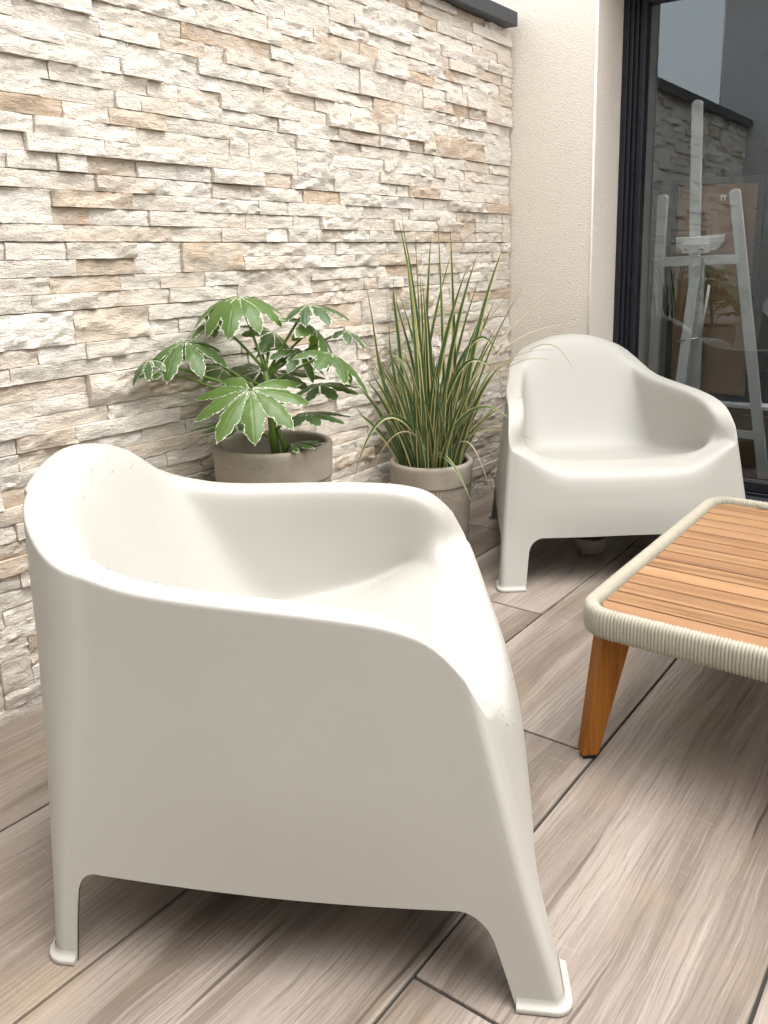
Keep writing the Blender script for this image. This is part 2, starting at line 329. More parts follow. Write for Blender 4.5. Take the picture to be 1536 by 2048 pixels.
M = dict(plastic=mat_plastic(), stone=mat_stone(), render=mat_render('cream_roughcast', (.82, .755, .675)), grey_render=mat_render('pale_grey_roughcast', (.66, .64, .62)),
         west_render=mat_render('taupe_roughcast', (.22, .205, .19)), tile=mat_tile(), grout=mat_simple('dark_grout', (.035, .033, .033), .9, 200), slat=mat_slat(), leg=mat_leg(), rope=mat_rope(), pot=mat_pot(), fatsia=mat_fatsia(), blade=mat_blade(),
         alu=mat_simple('anthracite_aluminium', (.007, .009, .015), .45, 60, .1), coping=mat_simple('slate_grey_coping', (.036, .040, .048), .5, 12, .12),
         bead=mat_simple('white_bead', (.80, .78, .74), .6), glass=mat_glass(), water=mat_water(), soil=mat_simple('potting_soil', (.018, .014, .011), .95, 140, .6, .006),
         paintwood=mat_simple('white_painted_wood', (.88, .90, .90), .55, 25, .08, .001), mdf=mat_simple('brown_hardboard', (.34, .20, .115), .7, 18, .18), blackframe=mat_simple('black_frame', (.018, .019, .022), .5),
         card=mat_simple('cardboard', (.32, .205, .12), .8, 14, .15), steel=mat_simple('steel', (.55, .55, .55), .3, 20, .1, Metallic=1.0), rubber=mat_simple('black_rubber', (.012, .012, .012), .7),
         stem=mat_simple('green_stem', (.10, .17, .025), .5, 40, .25), roomwall=mat_simple('room_plaster', (.42, .41, .40), .9, 4, .08), roomfloor=mat_simple('room_floor', (.16, .105, .07), .55, 9, .2),
         clear=mat_simple('frosted_plastic', (.30, .28, .26), .45, 30, .1), concrete=mat_simple('wall_core', (.30, .27, .24), .95, 20), ground=mat_simple('outer_ground', (.20, .18, .15), .95, 3, .3),
         scrap=mat_simple('dry_leaf', (.10, .085, .03), .7, 60, .3), bag=mat_simple('white_plastic_bag', (.62, .62, .60), .5, 22, .2, .02))

# ------------------------------------------------------------------ large structure
YW, XD = 1.713, 3.083
g = MB().box(-60, 60, -60, 60, -.32, -.30).out('ground', M['ground']); tag(g, kind='structure')

fl = MB().box(-1.4, 3.45, -2.6, 1.76, -.05, -.006).out('floor', M['grout']); tag(fl, kind='structure')
rows = [-2.16, -1.769, -1.378, -.987, -.596, -.205, .186, .596, .992, 1.378, 1.745]
joint = {.186: .812, .596: 1.446, .992: 1.986, 1.378: 2.55, -.205: .30, -.596: 1.1}
for k in range(len(rows)-1):
    y0, y1 = rows[k], rows[k+1]; key = y0
    j0 = joint.get(y0, joint.get(round(y0, 3), .4+.53*k % 1.2))
    xs = [-1.39] + sorted(x for x in [j0+1.2*q for q in range(-4, 4)] if -1.3 < x < 3.38) + [3.44]
    for a, b in zip(xs[:-1], xs[1:]):
        gp = .0028; t = MB().box(-(b-a)/2+gp, (b-a)/2-gp, -(y1-y0)/2+gp, (y1-y0)/2-gp, -.010, 0, .0012).out('floor_tile', M['tile'], fl, loc=((a+b)/2, (y0+y1)/2, rng.uniform(-.0006, .0006)))

# house wing with the sliding door (right) and the wing the photo is taken from
hw = empty('rendered_house_wall', (XD, 1.36, 0)); tag(hw, 'cream roughcast house wall between stone wall and glass door', 'wall')
def part(mb, name, mat, root, smooth=False):
    o = mb.out(name, mat, None, smooth); o.parent = root; o.matrix_parent_inverse = root.matrix_basis.inverted(); return o
bpy.context.view_layer.update()
WTOP = 2.5
part(MB().box(XD, XD+.30, 1.36, 3.2, -.05, WTOP), 'wall_panel', M['render'], hw)
part(MB().box(XD, XD+.30, -1.70, 1.36, 2.02, WTOP), 'wall_panel', M['render'], hw)
part(MB().box(XD, XD+.30, -2.8, -1.70, -.05, WTOP), 'wall_panel', M['render'], hw)
part(MB().tube([(XD+.001, 1.3595, -.02), (XD+.001, 1.3595, 2.02)], .0052, 8), 'corner_bead', M['bead'], hw, True)
part(MB().box(XD-.03, XD+.34, -2.83, 3.23, WTOP, WTOP+.05, .004), 'roof_edge', M['coping'], hw)

WEST = 2.75
ow = empty('rendered_wing_wall', (.26, 1.30, 0)); tag(ow, 'pale grey roughcast house corner reflected in the glass door', 'wall'); bpy.context.view_layer.update()
part(MB().box(-1.6, .26, 1.30, 1.91, -.05, WEST), 'wall_panel', M['grey_render'], ow)
part(MB().tube([(.259, 1.9095, 1.9), (.259, 1.9095, WEST)], .006, 8), 'corner_bead', M['bead'], ow, True)
part(MB().box(-1.63, .29, 1.27, 1.94, WEST, WEST+.05, .004), 'roof_edge', M['coping'], ow)
ww = empty('light_block_end_wall', (-1.5, 0, 0)); tag(ww, kind='structure'); bpy.context.view_layer.update()  # unseen wall, added tall and dark to hold light off the near chair
part(MB().box(-1.6, -1.4, -2.4, 1.299, -.05, 3.8), 'wall_panel', M['west_render'], ww)
part(MB().box(-1.63, -1.37, -2.43, 1.299, 3.801, 3.85, .003), 'coping', M['coping'], ww)
ew = empty('light_block_side_wall', (1, -2.3, 0)); tag(ew, kind='structure'); bpy.context.view_layer.update()  # unseen wall, added to limit sky light from the side
part(MB().box(-1.399, XD, -2.4, -2.2, -.05, 2.45), 'wall_panel', M['render'], ew)
part(MB().box(-1.369, XD-.031, -2.43, -2.17, 2.451, 2.50, .003), 'coping', M['coping'], ew)

# room behind the glass door
XG = 3.40
rr = MB().box(7.0, 7.1, -1.8, 1.75, -.05, 2.36).box(XD+.31, 7.0, 1.68, 1.75, -.05, 2.36).box(XD+.31, 7.0, -1.8, -1.73, -.05, 2.36).box(4.45, 7.1, -1.8, 1.75, 2.36, 2.48).box(XD+.31, 4.45, -1.8, .10, 2.36, 2.48).box(XD+.31, 4.45, 1.50, 1.75, 2.36, 2.48).out('room_walls', M['roomwall']); tag(rr, kind='structure')
rfl = MB().box(3.46, 7.0, -1.73, 1.68, -.05, .02).out('room_floor', M['roomfloor']); tag(rfl, kind='structure')

rl = empty('added_roof_opening', (3.9, .8, 2.48)); tag(rl, kind='structure'); bpy.context.view_layer.update()  # glazed ceiling opening, added to bring daylight onto the easel
part(MB().box(3.40, 3.44, .10, 1.50, 2.481, 2.53).box(4.41, 4.45, .10, 1.50, 2.481, 2.53).box(3.44, 4.41, .10, .14, 2.481, 2.53).box(3.44, 4.41, 1.46, 1.50, 2.481, 2.53), 'frame', M['alu'], rl)
part(MB().add([(3.44, .14, 2.51), (4.41, .14, 2.51), (4.41, 1.46, 2.51), (3.44, 1.46, 2.51)], [(0, 1, 2, 3)]), 'glass_pane', M['glass'], rl)

# ------------------------------------------------------------------ stone wall
sw = empty('stone_wall', (1.6, YW, 0)); tag(sw, 'cream split-face stone wall along the back of the patio', 'wall')
bpy.context.view_layer.update()
part(MB().box(.26, XD-.002, YW+.028, YW+.20, -.05, 1.828), 'wall_core', M['concrete'], sw)
co = part(MB().box(.262, 3.046, YW-.045, YW+.245, 1.829, 1.880, .002), 'coping', M['coping'], sw)

def stone_mesh(x0, z0, l, h, dep, seed, rough):
    nx = max(4, min(26, int(l/.011))); nz = max(3, min(8, int(h/.0085)))
    U, Wd = np.meshgrid(np.linspace(0, 1, nx+1), np.linspace(0, 1, nz+1)); gp = .0007
    X = x0+gp+U*(l-2*gp); Z = z0+gp+Wd*(h-2*gp)
    o = seed*13.7
    n1 = vnoise(X*9+o, Z*26+o*.7+X*4); n2 = vnoise(X*34+o*1.3, Z*105+o+X*22); n3 = vnoise(X*85+o, Z*190+o*2)
    ridge = 1-np.abs(2*vnoise(X*15+o*.3, Z*62+o*1.9-X*18)-1)
    d = dep+rough*((n1-.5)*.008+(n2-.5)*.0065+(n3-.5)*.0038+(ridge**4)*.0045)
    tilt = (rng.random()-.5)*.007; d = d+tilt*(Wd-.5)+(rng.random()-.5)*.006*(U-.5)
    e = np.minimum.reduce([U*l, (1-U)*l, Wd*h, (1-Wd)*h]); d = d-np.clip(.002-e, 0, .002)*(.1+1.2*vnoise(X*60+o, Z*60)**2)
    jag = .0012*(vnoise(X*90+o*3, Z*90)-.5)
    Z = Z+np.where((Wd == 0) | (Wd == 1), jag, 0)
    Y = YW-d
    v = [(X[i, j], Y[i, j], Z[i, j]) for i in range(nz+1) for j in range(nx+1)]; f = []
    idx = lambda i, j: i*(nx+1)+j
    for i in range(nz):
        for j in range(nx): f.append((idx(i, j), idx(i, j+1), idx(i+1, j+1), idx(i+1, j)))
    ring = [idx(0, j) for j in range(nx+1)]+[idx(i, nx) for i in range(1, nz+1)]+[idx(nz, j) for j in range(nx-1, -1, -1)]+[idx(i, 0) for i in range(nz-1, 0, -1)]
    b0 = len(v); v += [(v[k][0], YW+.029, v[k][2]) for k in ring]; m = len(ring)
    for k in range(m): f.append((ring[(k+1) % m], ring[k], b0+k, b0+(k+1) % m))
    return v, f

stones = []
UZ, UX = .0366, .0225
prow = 4*UZ
NX = int((XD-.004-.264)/UX)
r = 0; z = -.008
k_row = 0
while z < 1.80:
    occ = np.zeros((4, NX), bool); starts = [[0]*1 for _ in range(4)]
    shift = int(rng.integers(4, 22)); plen = 24                         # panels of about 54 cm with staggered ends
    pid = lambda c: (c+shift)//plen
    pdep = rng.uniform(-.002, .004, 12)
    for c in range(NX):
        for q in range(4):
            if occ[q, c]: continue
            hh = 2 if (q < 3 and not occ[q+1, c] and rng.random() < .46) else 1
            L = int(rng.choice([3, 4, 5, 6, 7, 8, 9, 11, 13], p=[.06, .08, .10, .13, .14, .14, .14, .12, .09]))
            e = c
            while e < NX and e-c < L and not occ[q, e] and (hh == 1 or not occ[q+1, e]): e += 1
            if NX-e < 3: e = NX if not occ[q:q+hh, e:NX].any() else e
            occ[q:q+hh, c:e] = True
            top = z+(q+hh)*UZ
            if z+q*UZ > 1.815: continue
            stones.append([.264+c*UX, z+q*UZ, (e-c)*UX, min(top, 1.828)-(z+q*UZ), pdep[pid(c) % 12]])
    z += prow+.0012; k_row += 1
def vis_area(s):
    x0, z0, l, h, _ = s; cx_, cz_ = x0+l/2, z0+h/2
    P = [project((x, YW, zz)) for x, zz in ((x0, z0), (x0+l, z0), (x0+l, z0+h), (x0, z0+h))]
    px = [p[0] for p in P]; py = [p[1] for p in P]
    if cx_ < .7: return 0
    w = max(0, min(max(px), 1536)-max(min(px), 0)); hgt = max(0, min(max(py), 2048)-max(min(py), 0))
    mx, my = sum(px)/4, sum(py)/4
    if mx > 85 and my > 985 and mx < 950: return 0
    if mx > 230 and mx < 460 and my > 930: return 0
    if 430 < mx < 670 and my > 880: return 0
    if mx > 970 and my > 720: return 0
    return w*hgt
areas = [vis_area(s) for s in stones]; order = sorted(range(len(stones)), key=lambda i: -areas[i]); keep = set(order[:300])
RV, RF, RT, RS = [], [], [], []
for i, s in enumerate(stones):
    hgt = s[3]; dep = s[4]+rng.choice([-.004, -.002, .001, .004, .007, .011], p=[.14, .22, .27, .21, .11, .05])
    tint = float(np.clip(rng.choice([rng.uniform(0, .18), rng.uniform(.3, .6), rng.uniform(.7, 1.0)], p=[.70, .17, .13]), 0, 1)); shade = rng.random()
    v, f = stone_mesh(s[0], s[1], s[2], hgt, dep, i+1, rng.choice([.55, .9, 1.3], p=[.3, .45, .25]))
    if i in keep:
        c = np.array([s[0]+s[2]/2, YW, s[1]+s[3]/2]); vv = np.array(v)-c
        o = build('stone', vv, f, M['stone'], sw, True, {'tint': [tint]*len(v), 'shade': [shade]*len(v)})
        o.location = Vector(c)-Vector(sw.location)
        o.data.polygons.foreach_set('use_smooth', [len(p.vertices) == 4 and k < len(f)-2*(0) for k, p in enumerate(o.data.polygons)])
    else:
        n0 = len(RV); RV += v; RF += [tuple(a+n0 for a in q) for q in f]; RT += [tint]*len(v); RS += [shade]*len(v)
o = build('stone_facing', np.array(RV)-np.array(sw.location), RF, M['stone'], sw, True, {'tint': RT, 'shade': RS}); tag(o, kind='stuff')
for o in sw.children:
    if o.name.startswith('stone'):
        o.data.set_sharp_from_angle(angle=math.radians(50))

# ------------------------------------------------------------------ sliding glass door
dr = empty('sliding_glass_door', (XD+.25, 0, 0)); tag(dr, 'anthracite framed sliding glass door set back in the cream wall', 'door'); bpy.context.view_layer.update()
XF = XD+.247
fr = MB()
fr.box(XF, XF+.045, 1.336, 1.3595, 0, 2.019, .002)
part(fr, 'frame_jamb', M['alu'], dr)
part(MB().box(XF+.012, XF+.045, 1.3215, 1.3358, .05, 1.962, .002), 'jamb_profile', M['alu'], dr)
part(MB().box(XF+.030, XF+.050, 1.3085, 1.3213, .052, 1.960, .0015), 'jamb_profile', M['alu'], dr)
part(MB().box(XF+.046, XF+.10, 1.283, 1.3083, .046, 1.958, .003), 'sash_stile', M['alu'], dr)
part(MB().box(XF, XF+.10, -1.69, 1.3359, 1.963, 2.019, .002), 'frame_head', M['alu'], dr)
part(MB().box(XF+.046, XF+.10, -1.69, 1.2829, 1.922, 1.9579, .003), 'sash_rail', M['alu'], dr)
part(MB().box(XF+.046, XF+.10, -1.69, 1.2829, .046, .088, .003), 'sash_rail', M['alu'], dr)
part(MB().box(XF-.035, XF+.115, -1.69, 1.3359, .004, .030, .002), 'sill', M['coping'], dr)
part(MB().box(XF+.040, XF+.105, -1.69, 1.3359, .031, .044, .002), 'track', M['alu'], dr)
part(MB().box(XF+.060, XF+.061, -1.69, 1.2825, .089, .094), 'gasket', M['steel'], dr)
gl = MB(); gl.add([(XG, -1.69, .085), (XG, 1.285, .085), (XG, 1.285, 1.924), (XG, -1.69, 1.924)], [(0, 3, 2, 1)])
part(gl, 'glass_pane', M['glass'], dr)

# ------------------------------------------------------------------ armchairs
def smoothstep(a, b, x):
    t = np.clip((x-a)/(b-a), 0, 1); return t*t*(3-2*t)
def bspline(ctrl, m):
    # clamped uniform cubic b-spline through stacks of control points ctrl (k, cols, 3) -> (m, cols, 3)
    k = len(ctrl); deg = 3; kn = np.concatenate([[0]*deg, np.linspace(0, 1, k-deg+1), [1]*deg]); ts = np.linspace(0, 1, m)
    B = np.zeros((m, k))
    for a, t in enumerate(ts):
        t = min(t, 1-1e-9); N0 = np.array([1.0 if kn[i] <= t < kn[i+1] else 0.0 for i in range(len(kn)-1)])
        for d in range(1, deg+1):
            N1 = np.zeros(len(N0)-1)
            for i in range(len(N1)):
                if kn[i+d] > kn[i]: N1[i] += (t-kn[i])/(kn[i+d]-kn[i])*N0[i]
                if kn[i+d+1] > kn[i+1]: N1[i] += (kn[i+d+1]-t)/(kn[i+d+1]-kn[i+1])*N0[i+1]
            N0 = N1
        B[a] = N0
    return np.tensordot(B, ctrl, axes=(1, 0))

TAPER = .70*math.tan(math.radians(7.0))
def chair_data():
    nF, nCf, nS, nCr, nB = 30, 5, 52, 16, 20               # columns: half front, front corner, side, rear corner, half back
    cols = [('F', i/nF) for i in range(nF)]+[('Cf', i/nCf) for i in range(nCf)]+[('S', i/nS) for i in range(nS)]+[('Cr', i/nCr) for i in range(nCr)]+[('B', i/nB) for i in range(nB+1)]
    half = len(cols)
    lF, lS1, lS0, lB = .062, .060, .020, .045                  # straight leg widths at the floor beyond the corner arcs
    def xf(z): return .722-.240*z
    def xb(z): return -.011+.008*np.clip(z/.3, 0, 1)-.475*(rc(z)-.024)-.05*np.clip(z-.45, 0, 1)
    def hw_(z, x): return .400-.098*z-TAPER*(1-np.clip(x/.70, 0, 1))
    def rc(z): return .024+.091*smoothstep(.02, .55, z)
    RF_ = .016
    def outer(kind, u, z, k=1.0, kk=1.0):
        # k scales straight parts towards the front corner, kk towards the rear corner
        w_f = hw_(z, .7); w_r = hw_(z, 0.0); f = xf(z); b = xb(z); R = rc(z); bow = .010*smoothstep(0, .2, z)
        if kind == 'F':
            y = u*(w_f-RF_) if k == 1.0 else (w_f-RF_)-(1-u)*(w_f-RF_)*k
            return f-bow*(y/w_f)**2+.026*(1-(y/w_f)**2)*smoothstep(.03, .25, z), y
        if kind == 'Cf':
            a = u*math.pi/2; return f-bow-RF_+RF_*math.cos(a), w_f-RF_+RF_*math.sin(a)
        if kind == 'S':
            x0, y0, x1, y1 = f-bow-RF_, w_f, b+R, w_r
            v = u
            if k != 1.0: v = u*k
            if kk != 1.0: v = 1-(1-u)*kk
            return x0+(x1-x0)*v, y0+(y1-y0)*v+.010*math.sin(math.pi*v)*smoothstep(.05, .3, z)
        if kind == 'Cr':
            a = u*math.pi/2; return b+R-R*math.sin(a), w_r-R+R*math.cos(a)
        y = (w_r-R)*(1-u)
        if kk != 1.0: y = (w_r-R)-(w_r-R)*u*kk
        return b+.012*((y/w_r)**2-1)*smoothstep(.1, .5, z)*1.0, y
    # rim height for every column of the half loop
    sx = np.array([-.06, .0, .05, .11, .18, .26, .363, .465, .532, .578, .605, .622]); sz = np.array([.612, .592, .572, .552, .545, .541, .537, .529, .514, .489, .455, .425])
    def rim(kind, u):
        if kind == 'B': return .684-.026*(1-u)**2.2
        if kind == 'Cr':
            return .658+(.566-.658)*(.5-.5*math.cos(math.pi*u if False else math.pi*(1-u)))
        if kind == 'S':
            zt = .45
            for _ in range(6):
                x, y = outer('S', u, zt); zt = float(np.interp(x, sx, sz))
            return zt
        if kind == 'Cf': return .404+.014*u
        y = u*(.36-RF_); return .343+(.404-.343)*float(smoothstep(.17, .345, y))
    ztop = np.array([rim(*c) for c in cols])
    # make the corner pieces meet smoothly
    for it in range(10):
        z2 = ztop.copy(); z2[1:-1] = .25*ztop[:-2]+.5*ztop[1:-1]+.25*ztop[2:]; ztop = z2
    rout = np.array([.052 if c[0] == 'F' and c[1] < .70 else .052-.043*float(smoothstep(.70, 1.0, c[1])) if c[0] == 'F' else .008 for c in cols])
    for it in range(10):
        r2 = rout.copy(); r2[1:-1] = .25*rout[:-2]+.5*rout[1:-1]+.25*rout[2:]; rout = r2
    zarch = {'F': .150, 'S': .135, 'B': .135}
    def arch_z(kind, u):
        if kind == 'F': return .150+.004*(1-u)
        if kind == 'B': return .140
        if kind == 'S': return .139-.011*math.sin(math.pi*min(1, max(0, u)))+.002*(1-u)
        return .139 if kind == 'Cr' else .146
    def frac(kind, z, zt, base, fil, straight):
        # ratio of the leg's straight width at height z to its width at the arch crown
        t = np.clip((zt-z)/fil, 0, 1); curve = fil*(1-math.sqrt(max(0, 1-(1-t)**2)))
        return (base+straight*z+curve)
    # grid rows below the arch (legs)
    legrows = [0, .03, .06, .085, .10, .112, .122, .130, .1355, .139]
    V = {}; verts = []; tags = []
    def put(key, p):
        if key not in V: V[key] = len(verts); verts.append(p)
        return V[key]
    full = []                                                    # column list of the full loop: (sign, index)
    for i in range(half): full.append((1, i))
    for i in range(half-2, 0, -1): full.append((-1, i))
    nfull = len(full)
    NR = 15
    # widths (at crown height) of legs along straight parts, in fractions of the straight length
    crownF = .105/(.385-RF_); crownS1 = .105/.69; crownS0 = .052/.69; crownB = .075/.345
    def leg_of(kind, u):
        if kind in ('Cf',): return 'f'
        if kind == 'Cr': return 'r'
        if kind == 'F' and 1-u <= crownF+1e-6: return 'f'
        if kind == 'S' and u <= crownS1+1e-6: return 'f'
        if kind == 'S' and 1-u <= crownS0+1e-6: return 'r'
        if kind == 'B' and u <= crownB+1e-6: return 'r'
        return None
    # snap columns nearest to the crown borders so that the arches begin at the right place
    def colpos(i, z, row_t=None):
        kind, u = cols[i]; lg = leg_of(kind, u)
        if row_t is None: return outer(kind, u, z)
        zc = arch_z(kind, u)
        if lg == 'f':
            fil = .042
            wz = frac(kind, z, zc, lF if kind == 'F' else lS1, fil, .05)/(.105)
            w = min(1.0, wz)
            return outer(kind, u, z, k=max(w, .02) if kind in ('F', 'S') else 1.0)
        if lg == 'r':
            fil = .030
            full_w = .052 if kind == 'S' else .075
            wz = frac(kind, z, zc, lS0 if kind == 'S' else lB, fil, .02)/full_w
            return outer(kind, u, z, kk=min(1.0, max(wz, .02)) if kind in ('S', 'B') else 1.0)
        return outer(kind, u, z)
    grid = {}
    for ci, (sg, i) in enumerate(full):
        kind, u = cols[i]; lg = leg_of(kind, u); zc = arch_z(kind, u); zend = ztop[i]-rout[i]
        for rr_ in range(NR+1):
            z_ = zc+(zend-zc)*(rr_/NR); x, y = outer(kind, u, z_); grid[('o', ci, rr_)] = put(('o', ci, rr_), (x, sg*y, z_))
        if lg:
            for q, lz in enumerate(legrows[:-1]):
                z_ = lz/.139*zc; x, y = colpos(i, z_, q); grid[('l', ci, q)] = put(('l', ci, q), (x, sg*y, z_))
            grid[('l', ci, len(legrows)-1)] = grid[('o', ci, 0)]
    # rim and bowl
    ctrl = np.zeros((12, half, 3))
    seat_cx = .40
    def seatz(x, y): return .322+.026*(x-.38)/.2*1.0-.010*np.exp(-((x-.33)/.13)**2-(y/.19)**2)+.012*float(smoothstep(.45, .60, x))+.040*float(smoothstep(.19, .33, abs(y)))*float(smoothstep(.38, .56, x))
    for i, (kind, u) in enumerate(cols):
        zt, ro = ztop[i], rout[i]
        x0, y0 = outer(kind, u, zt-ro); x1, y1 = outer(kind, u, zt)
        # inward direction in plan
        if kind == 'F': a = 0.0
        elif kind == 'Cf': a = u*math.pi/2
        elif kind == 'S': a = math.pi/2
        elif kind == 'Cr': a = math.pi/2+u*math.pi/2
        else: a = math.pi
        nx_, ny_ = -math.cos(a), -math.sin(a)
        band = .058
        # seat loop (rounded trapezoid)
        fx, bx, wf, wr = .545, .185, .312, .235
        if kind == 'F': S = np.array([fx, u*(wf-.05)])
        elif kind == 'Cf': S = np.array([fx-.05+.05*math.cos(u*math.pi/2), wf-.05+.05*math.sin(u*math.pi/2)])
        elif kind == 'S':
            v = smoothstep(0, 1, u)*.35+u*.65; S = np.array([fx-.05+(bx+.07-(fx-.05))*v, wf+(wr-wf)*v])
        elif kind == 'Cr': S = np.array([bx+.07-.07*math.sin(u*math.pi/2), wr-.07+.07*math.cos(u*math.pi/2)])
        else: S = np.array([bx-.010*(1-u*0)*0, (wr-.07)*(1-u)])
        sz_ = seatz(*S)
        O0 = np.array([x0, y0, zt-ro]); O1 = np.array([x1, y1, zt]); Oi = np.array([x1+nx_*ro, y1+ny_*ro, zt+.001])
        wfr = 1.0 if kind not in ('F', 'Cf') else (float(smoothstep(.80, 1.0, u)) if kind == 'F' else 1.0)
        Ri = np.array([x1+nx_*band, y1+ny_*band, zt+.002])
        drop = max(zt-sz_, .0)
        Si = np.array([S[0], S[1], sz_])
        # wall foot sits at the seat loop; the wall runs from the inner rim edge to it
        hv = np.array([seat_cx-S[0], -S[1]]); hl = np.hypot(*hv)+1e-6; hv = hv/hl
        W1 = Ri*.88+Si*.12; W1[2] = Ri[2]-drop*.10-.004*(drop > .05)
        W2 = Ri*.62+Si*.38; W2[2] = Ri[2]*.60+sz_*.40
        W3 = Ri*.22+Si*.78; W3[2] = Ri[2]*.13+sz_*.87
        I1 = np.array([S[0]+hv[0]*.05, S[1]+hv[1]*.05, 0]); I1[2] = seatz(I1[0], I1[1])
        C_ = np.array([seat_cx, 0, seatz(seat_cx, 0)]); I2 = I1*.6+C_*.4; I2[2] = seatz(I2[0], I2[1]); I3 = I1*.25+C_*.75; I3[2] = seatz(I3[0], I3[1])
        ctrl[:, i] = [O0, O0*.30+O1*.70, O1*.60+Oi*.40, Oi*.75+Ri*.25, Oi*.15+Ri*.85, W1, W2, W3, Si, I1, I2, I3]
    # soften the bowl along the loop (keeps the outer rim as it is)
    for it in range(44):
        c2 = ctrl.copy()
        for k_ in range(3, 12):
            ext = np.concatenate([ctrl[k_, 1:2]*[1, -1, 1], ctrl[k_], ctrl[k_, -2:-1]*[1, -1, 1]]); c2[k_] = .25*ext[:-2]+.5*ext[1:-1]+.25*ext[2:]
        w = [0, 0, 0, .35, .6, .8, 1, 1, 1, 1, 1, 1]
        for k_ in range(12): ctrl[k_] = ctrl[k_]*(1-w[k_])+c2[k_]*w[k_]
    MS = 44; surf = bspline(ctrl, MS)
    for ci, (sg, i) in enumerate(full):
        for s_ in range(MS):
            p = surf[s_, i]
            grid[('b', ci, s_)] = grid[('o', ci, NR)] if s_ == 0 else put(('b', ci, s_), (p[0], sg*p[1], p[2]))
    cen = put('centre', (seat_cx, 0, seatz(seat_cx, 0)))
    faces = []; ids = []
    def region(ci, s_):
        sg, i = full[ci]; kind, u = cols[i]
        if kind == 'B' or (kind == 'Cr' and u >= .45): return 'backrest'
        if kind in ('S', 'Cr') or (kind == 'Cf'): return 'armrest_l' if sg > 0 else 'armrest_r'
        return 'seat'
    for ci in range(nfull):
        cj = (ci+1) % nfull; sg, i = full[ci]; ni = full[cj][1]; a = i if sg > 0 else ni   # index of the segment in the half loop
        seg = min(i, ni)
        reg = region(ci if full[ci][0] > 0 else cj, 0) if seg == i else region(cj, 0)
        kind, u = cols[seg]
        sgn = 1 if (full[ci][0] > 0 and full[cj][0] > 0) or (full[ci][0] > 0 and i < ni) else -1
        if ci >= half-1: sgn = -1
        if kind == 'B' or (kind == 'Cr' and u >= .45): reg = 'backrest'
        elif kind in ('S', 'Cr', 'Cf'): reg = 'armrest_l' if sgn > 0 else 'armrest_r'
        else: reg = 'seat'
        for rr_ in range(NR):
            faces.append((grid[('o', ci, rr_)], grid[('o', cj, rr_)], grid[('o', cj, rr_+1)], grid[('o', ci, rr_+1)])); ids.append(reg if reg != 'seat' else 'front_panel')
        for s_ in range(MS-1):
            faces.append((grid[('b', ci, s_)], grid[('b', cj, s_)], grid[('b', cj, s_+1)], grid[('b', ci, s_+1)])); ids.append(reg if s_ < 29 or reg == 'seat' else 'seat')
        faces.append((grid[('b', ci, MS-1)], grid[('b', cj, MS-1)], cen)); ids.append('seat')
        la, lb = leg_of(*cols[i]), leg_of(*cols[ni])
        if la and la == lb and not (cols[i][0] == 'S' and cols[ni][0] == 'S' and abs(cols[i][1]-cols[ni][1]) > .5):
            nm = 'leg_%s%s' % (la, 'l' if sgn > 0 else 'r')
            for q in range(len(legrows)-1):
                faces.append((grid[('l', ci, q)], grid[('l', cj, q)], grid[('l', cj, q+1)], grid[('l', ci, q+1)])); ids.append(nm)
    verts = np.array(verts)
    # plan normals of the skirt for its thickness
    n_out = len(verts); fn = np.zeros_like(verts)
    for f in faces:
        p = verts[list(f)]; nn = np.cross(p[1]-p[0], p[2]-p[0])
        if len(f) == 4: nn = nn+np.cross(p[2]-p[0], p[3]-p[0])
        for k_ in f: fn[k_] += nn
    nrm = fn/(np.linalg.norm(fn, axis=1, keepdims=True)+1e-12)
    skirt = set()
    for (t_, ci, q), vi in grid.items():
        if t_ in ('o', 'l'): skirt.add(vi)
    inner = {}; extra = []
    for vi in sorted(skirt):
        inner[vi] = n_out+len(extra); extra.append(verts[vi]-nrm[vi]*.0055)
    verts2 = np.concatenate([verts, np.array(extra)]); nrm2 = np.concatenate([nrm, np.array([-nrm[vi] for vi in sorted(skirt)])])
    nf = len(faces); edge = {}
    for k_ in range(nf):
        f = faces[k_]
        if all(v in skirt for v in f):
            faces.append(tuple(inner[v] for v in reversed(f))); ids.append(ids[k_])
        for a, b in zip(f, f[1:]+f[:1]): edge.setdefault((min(a, b), max(a, b)), []).append((a, b, k_))
    for e, l in edge.items():
        if len(l) == 1 and l[0][0] in inner and l[0][1] in inner:
            a, b, k_ = l[0]; faces.append((b, a, inner[a], inner[b])); ids.append(ids[k_])
    # leg outlines for the flared feet
    feet = {}
    for ci, (sg, i) in enumerate(full):
        lg = leg_of(*cols[i])
        if lg: feet.setdefault(lg+('l' if sg > 0 else 'r'), []).append((ci, verts[grid[('l', ci, 0)]]))
    for k_ in feet:
        pts = sorted(feet[k_], key=lambda t: t[0]); feet[k_] = np.array([p for _, p in pts])
    global RIM
    RIM = [verts[grid[('b', ci, 3)]] for ci in range(nfull)]
    return verts2, nrm2, faces, ids, feet
CH = chair_data()

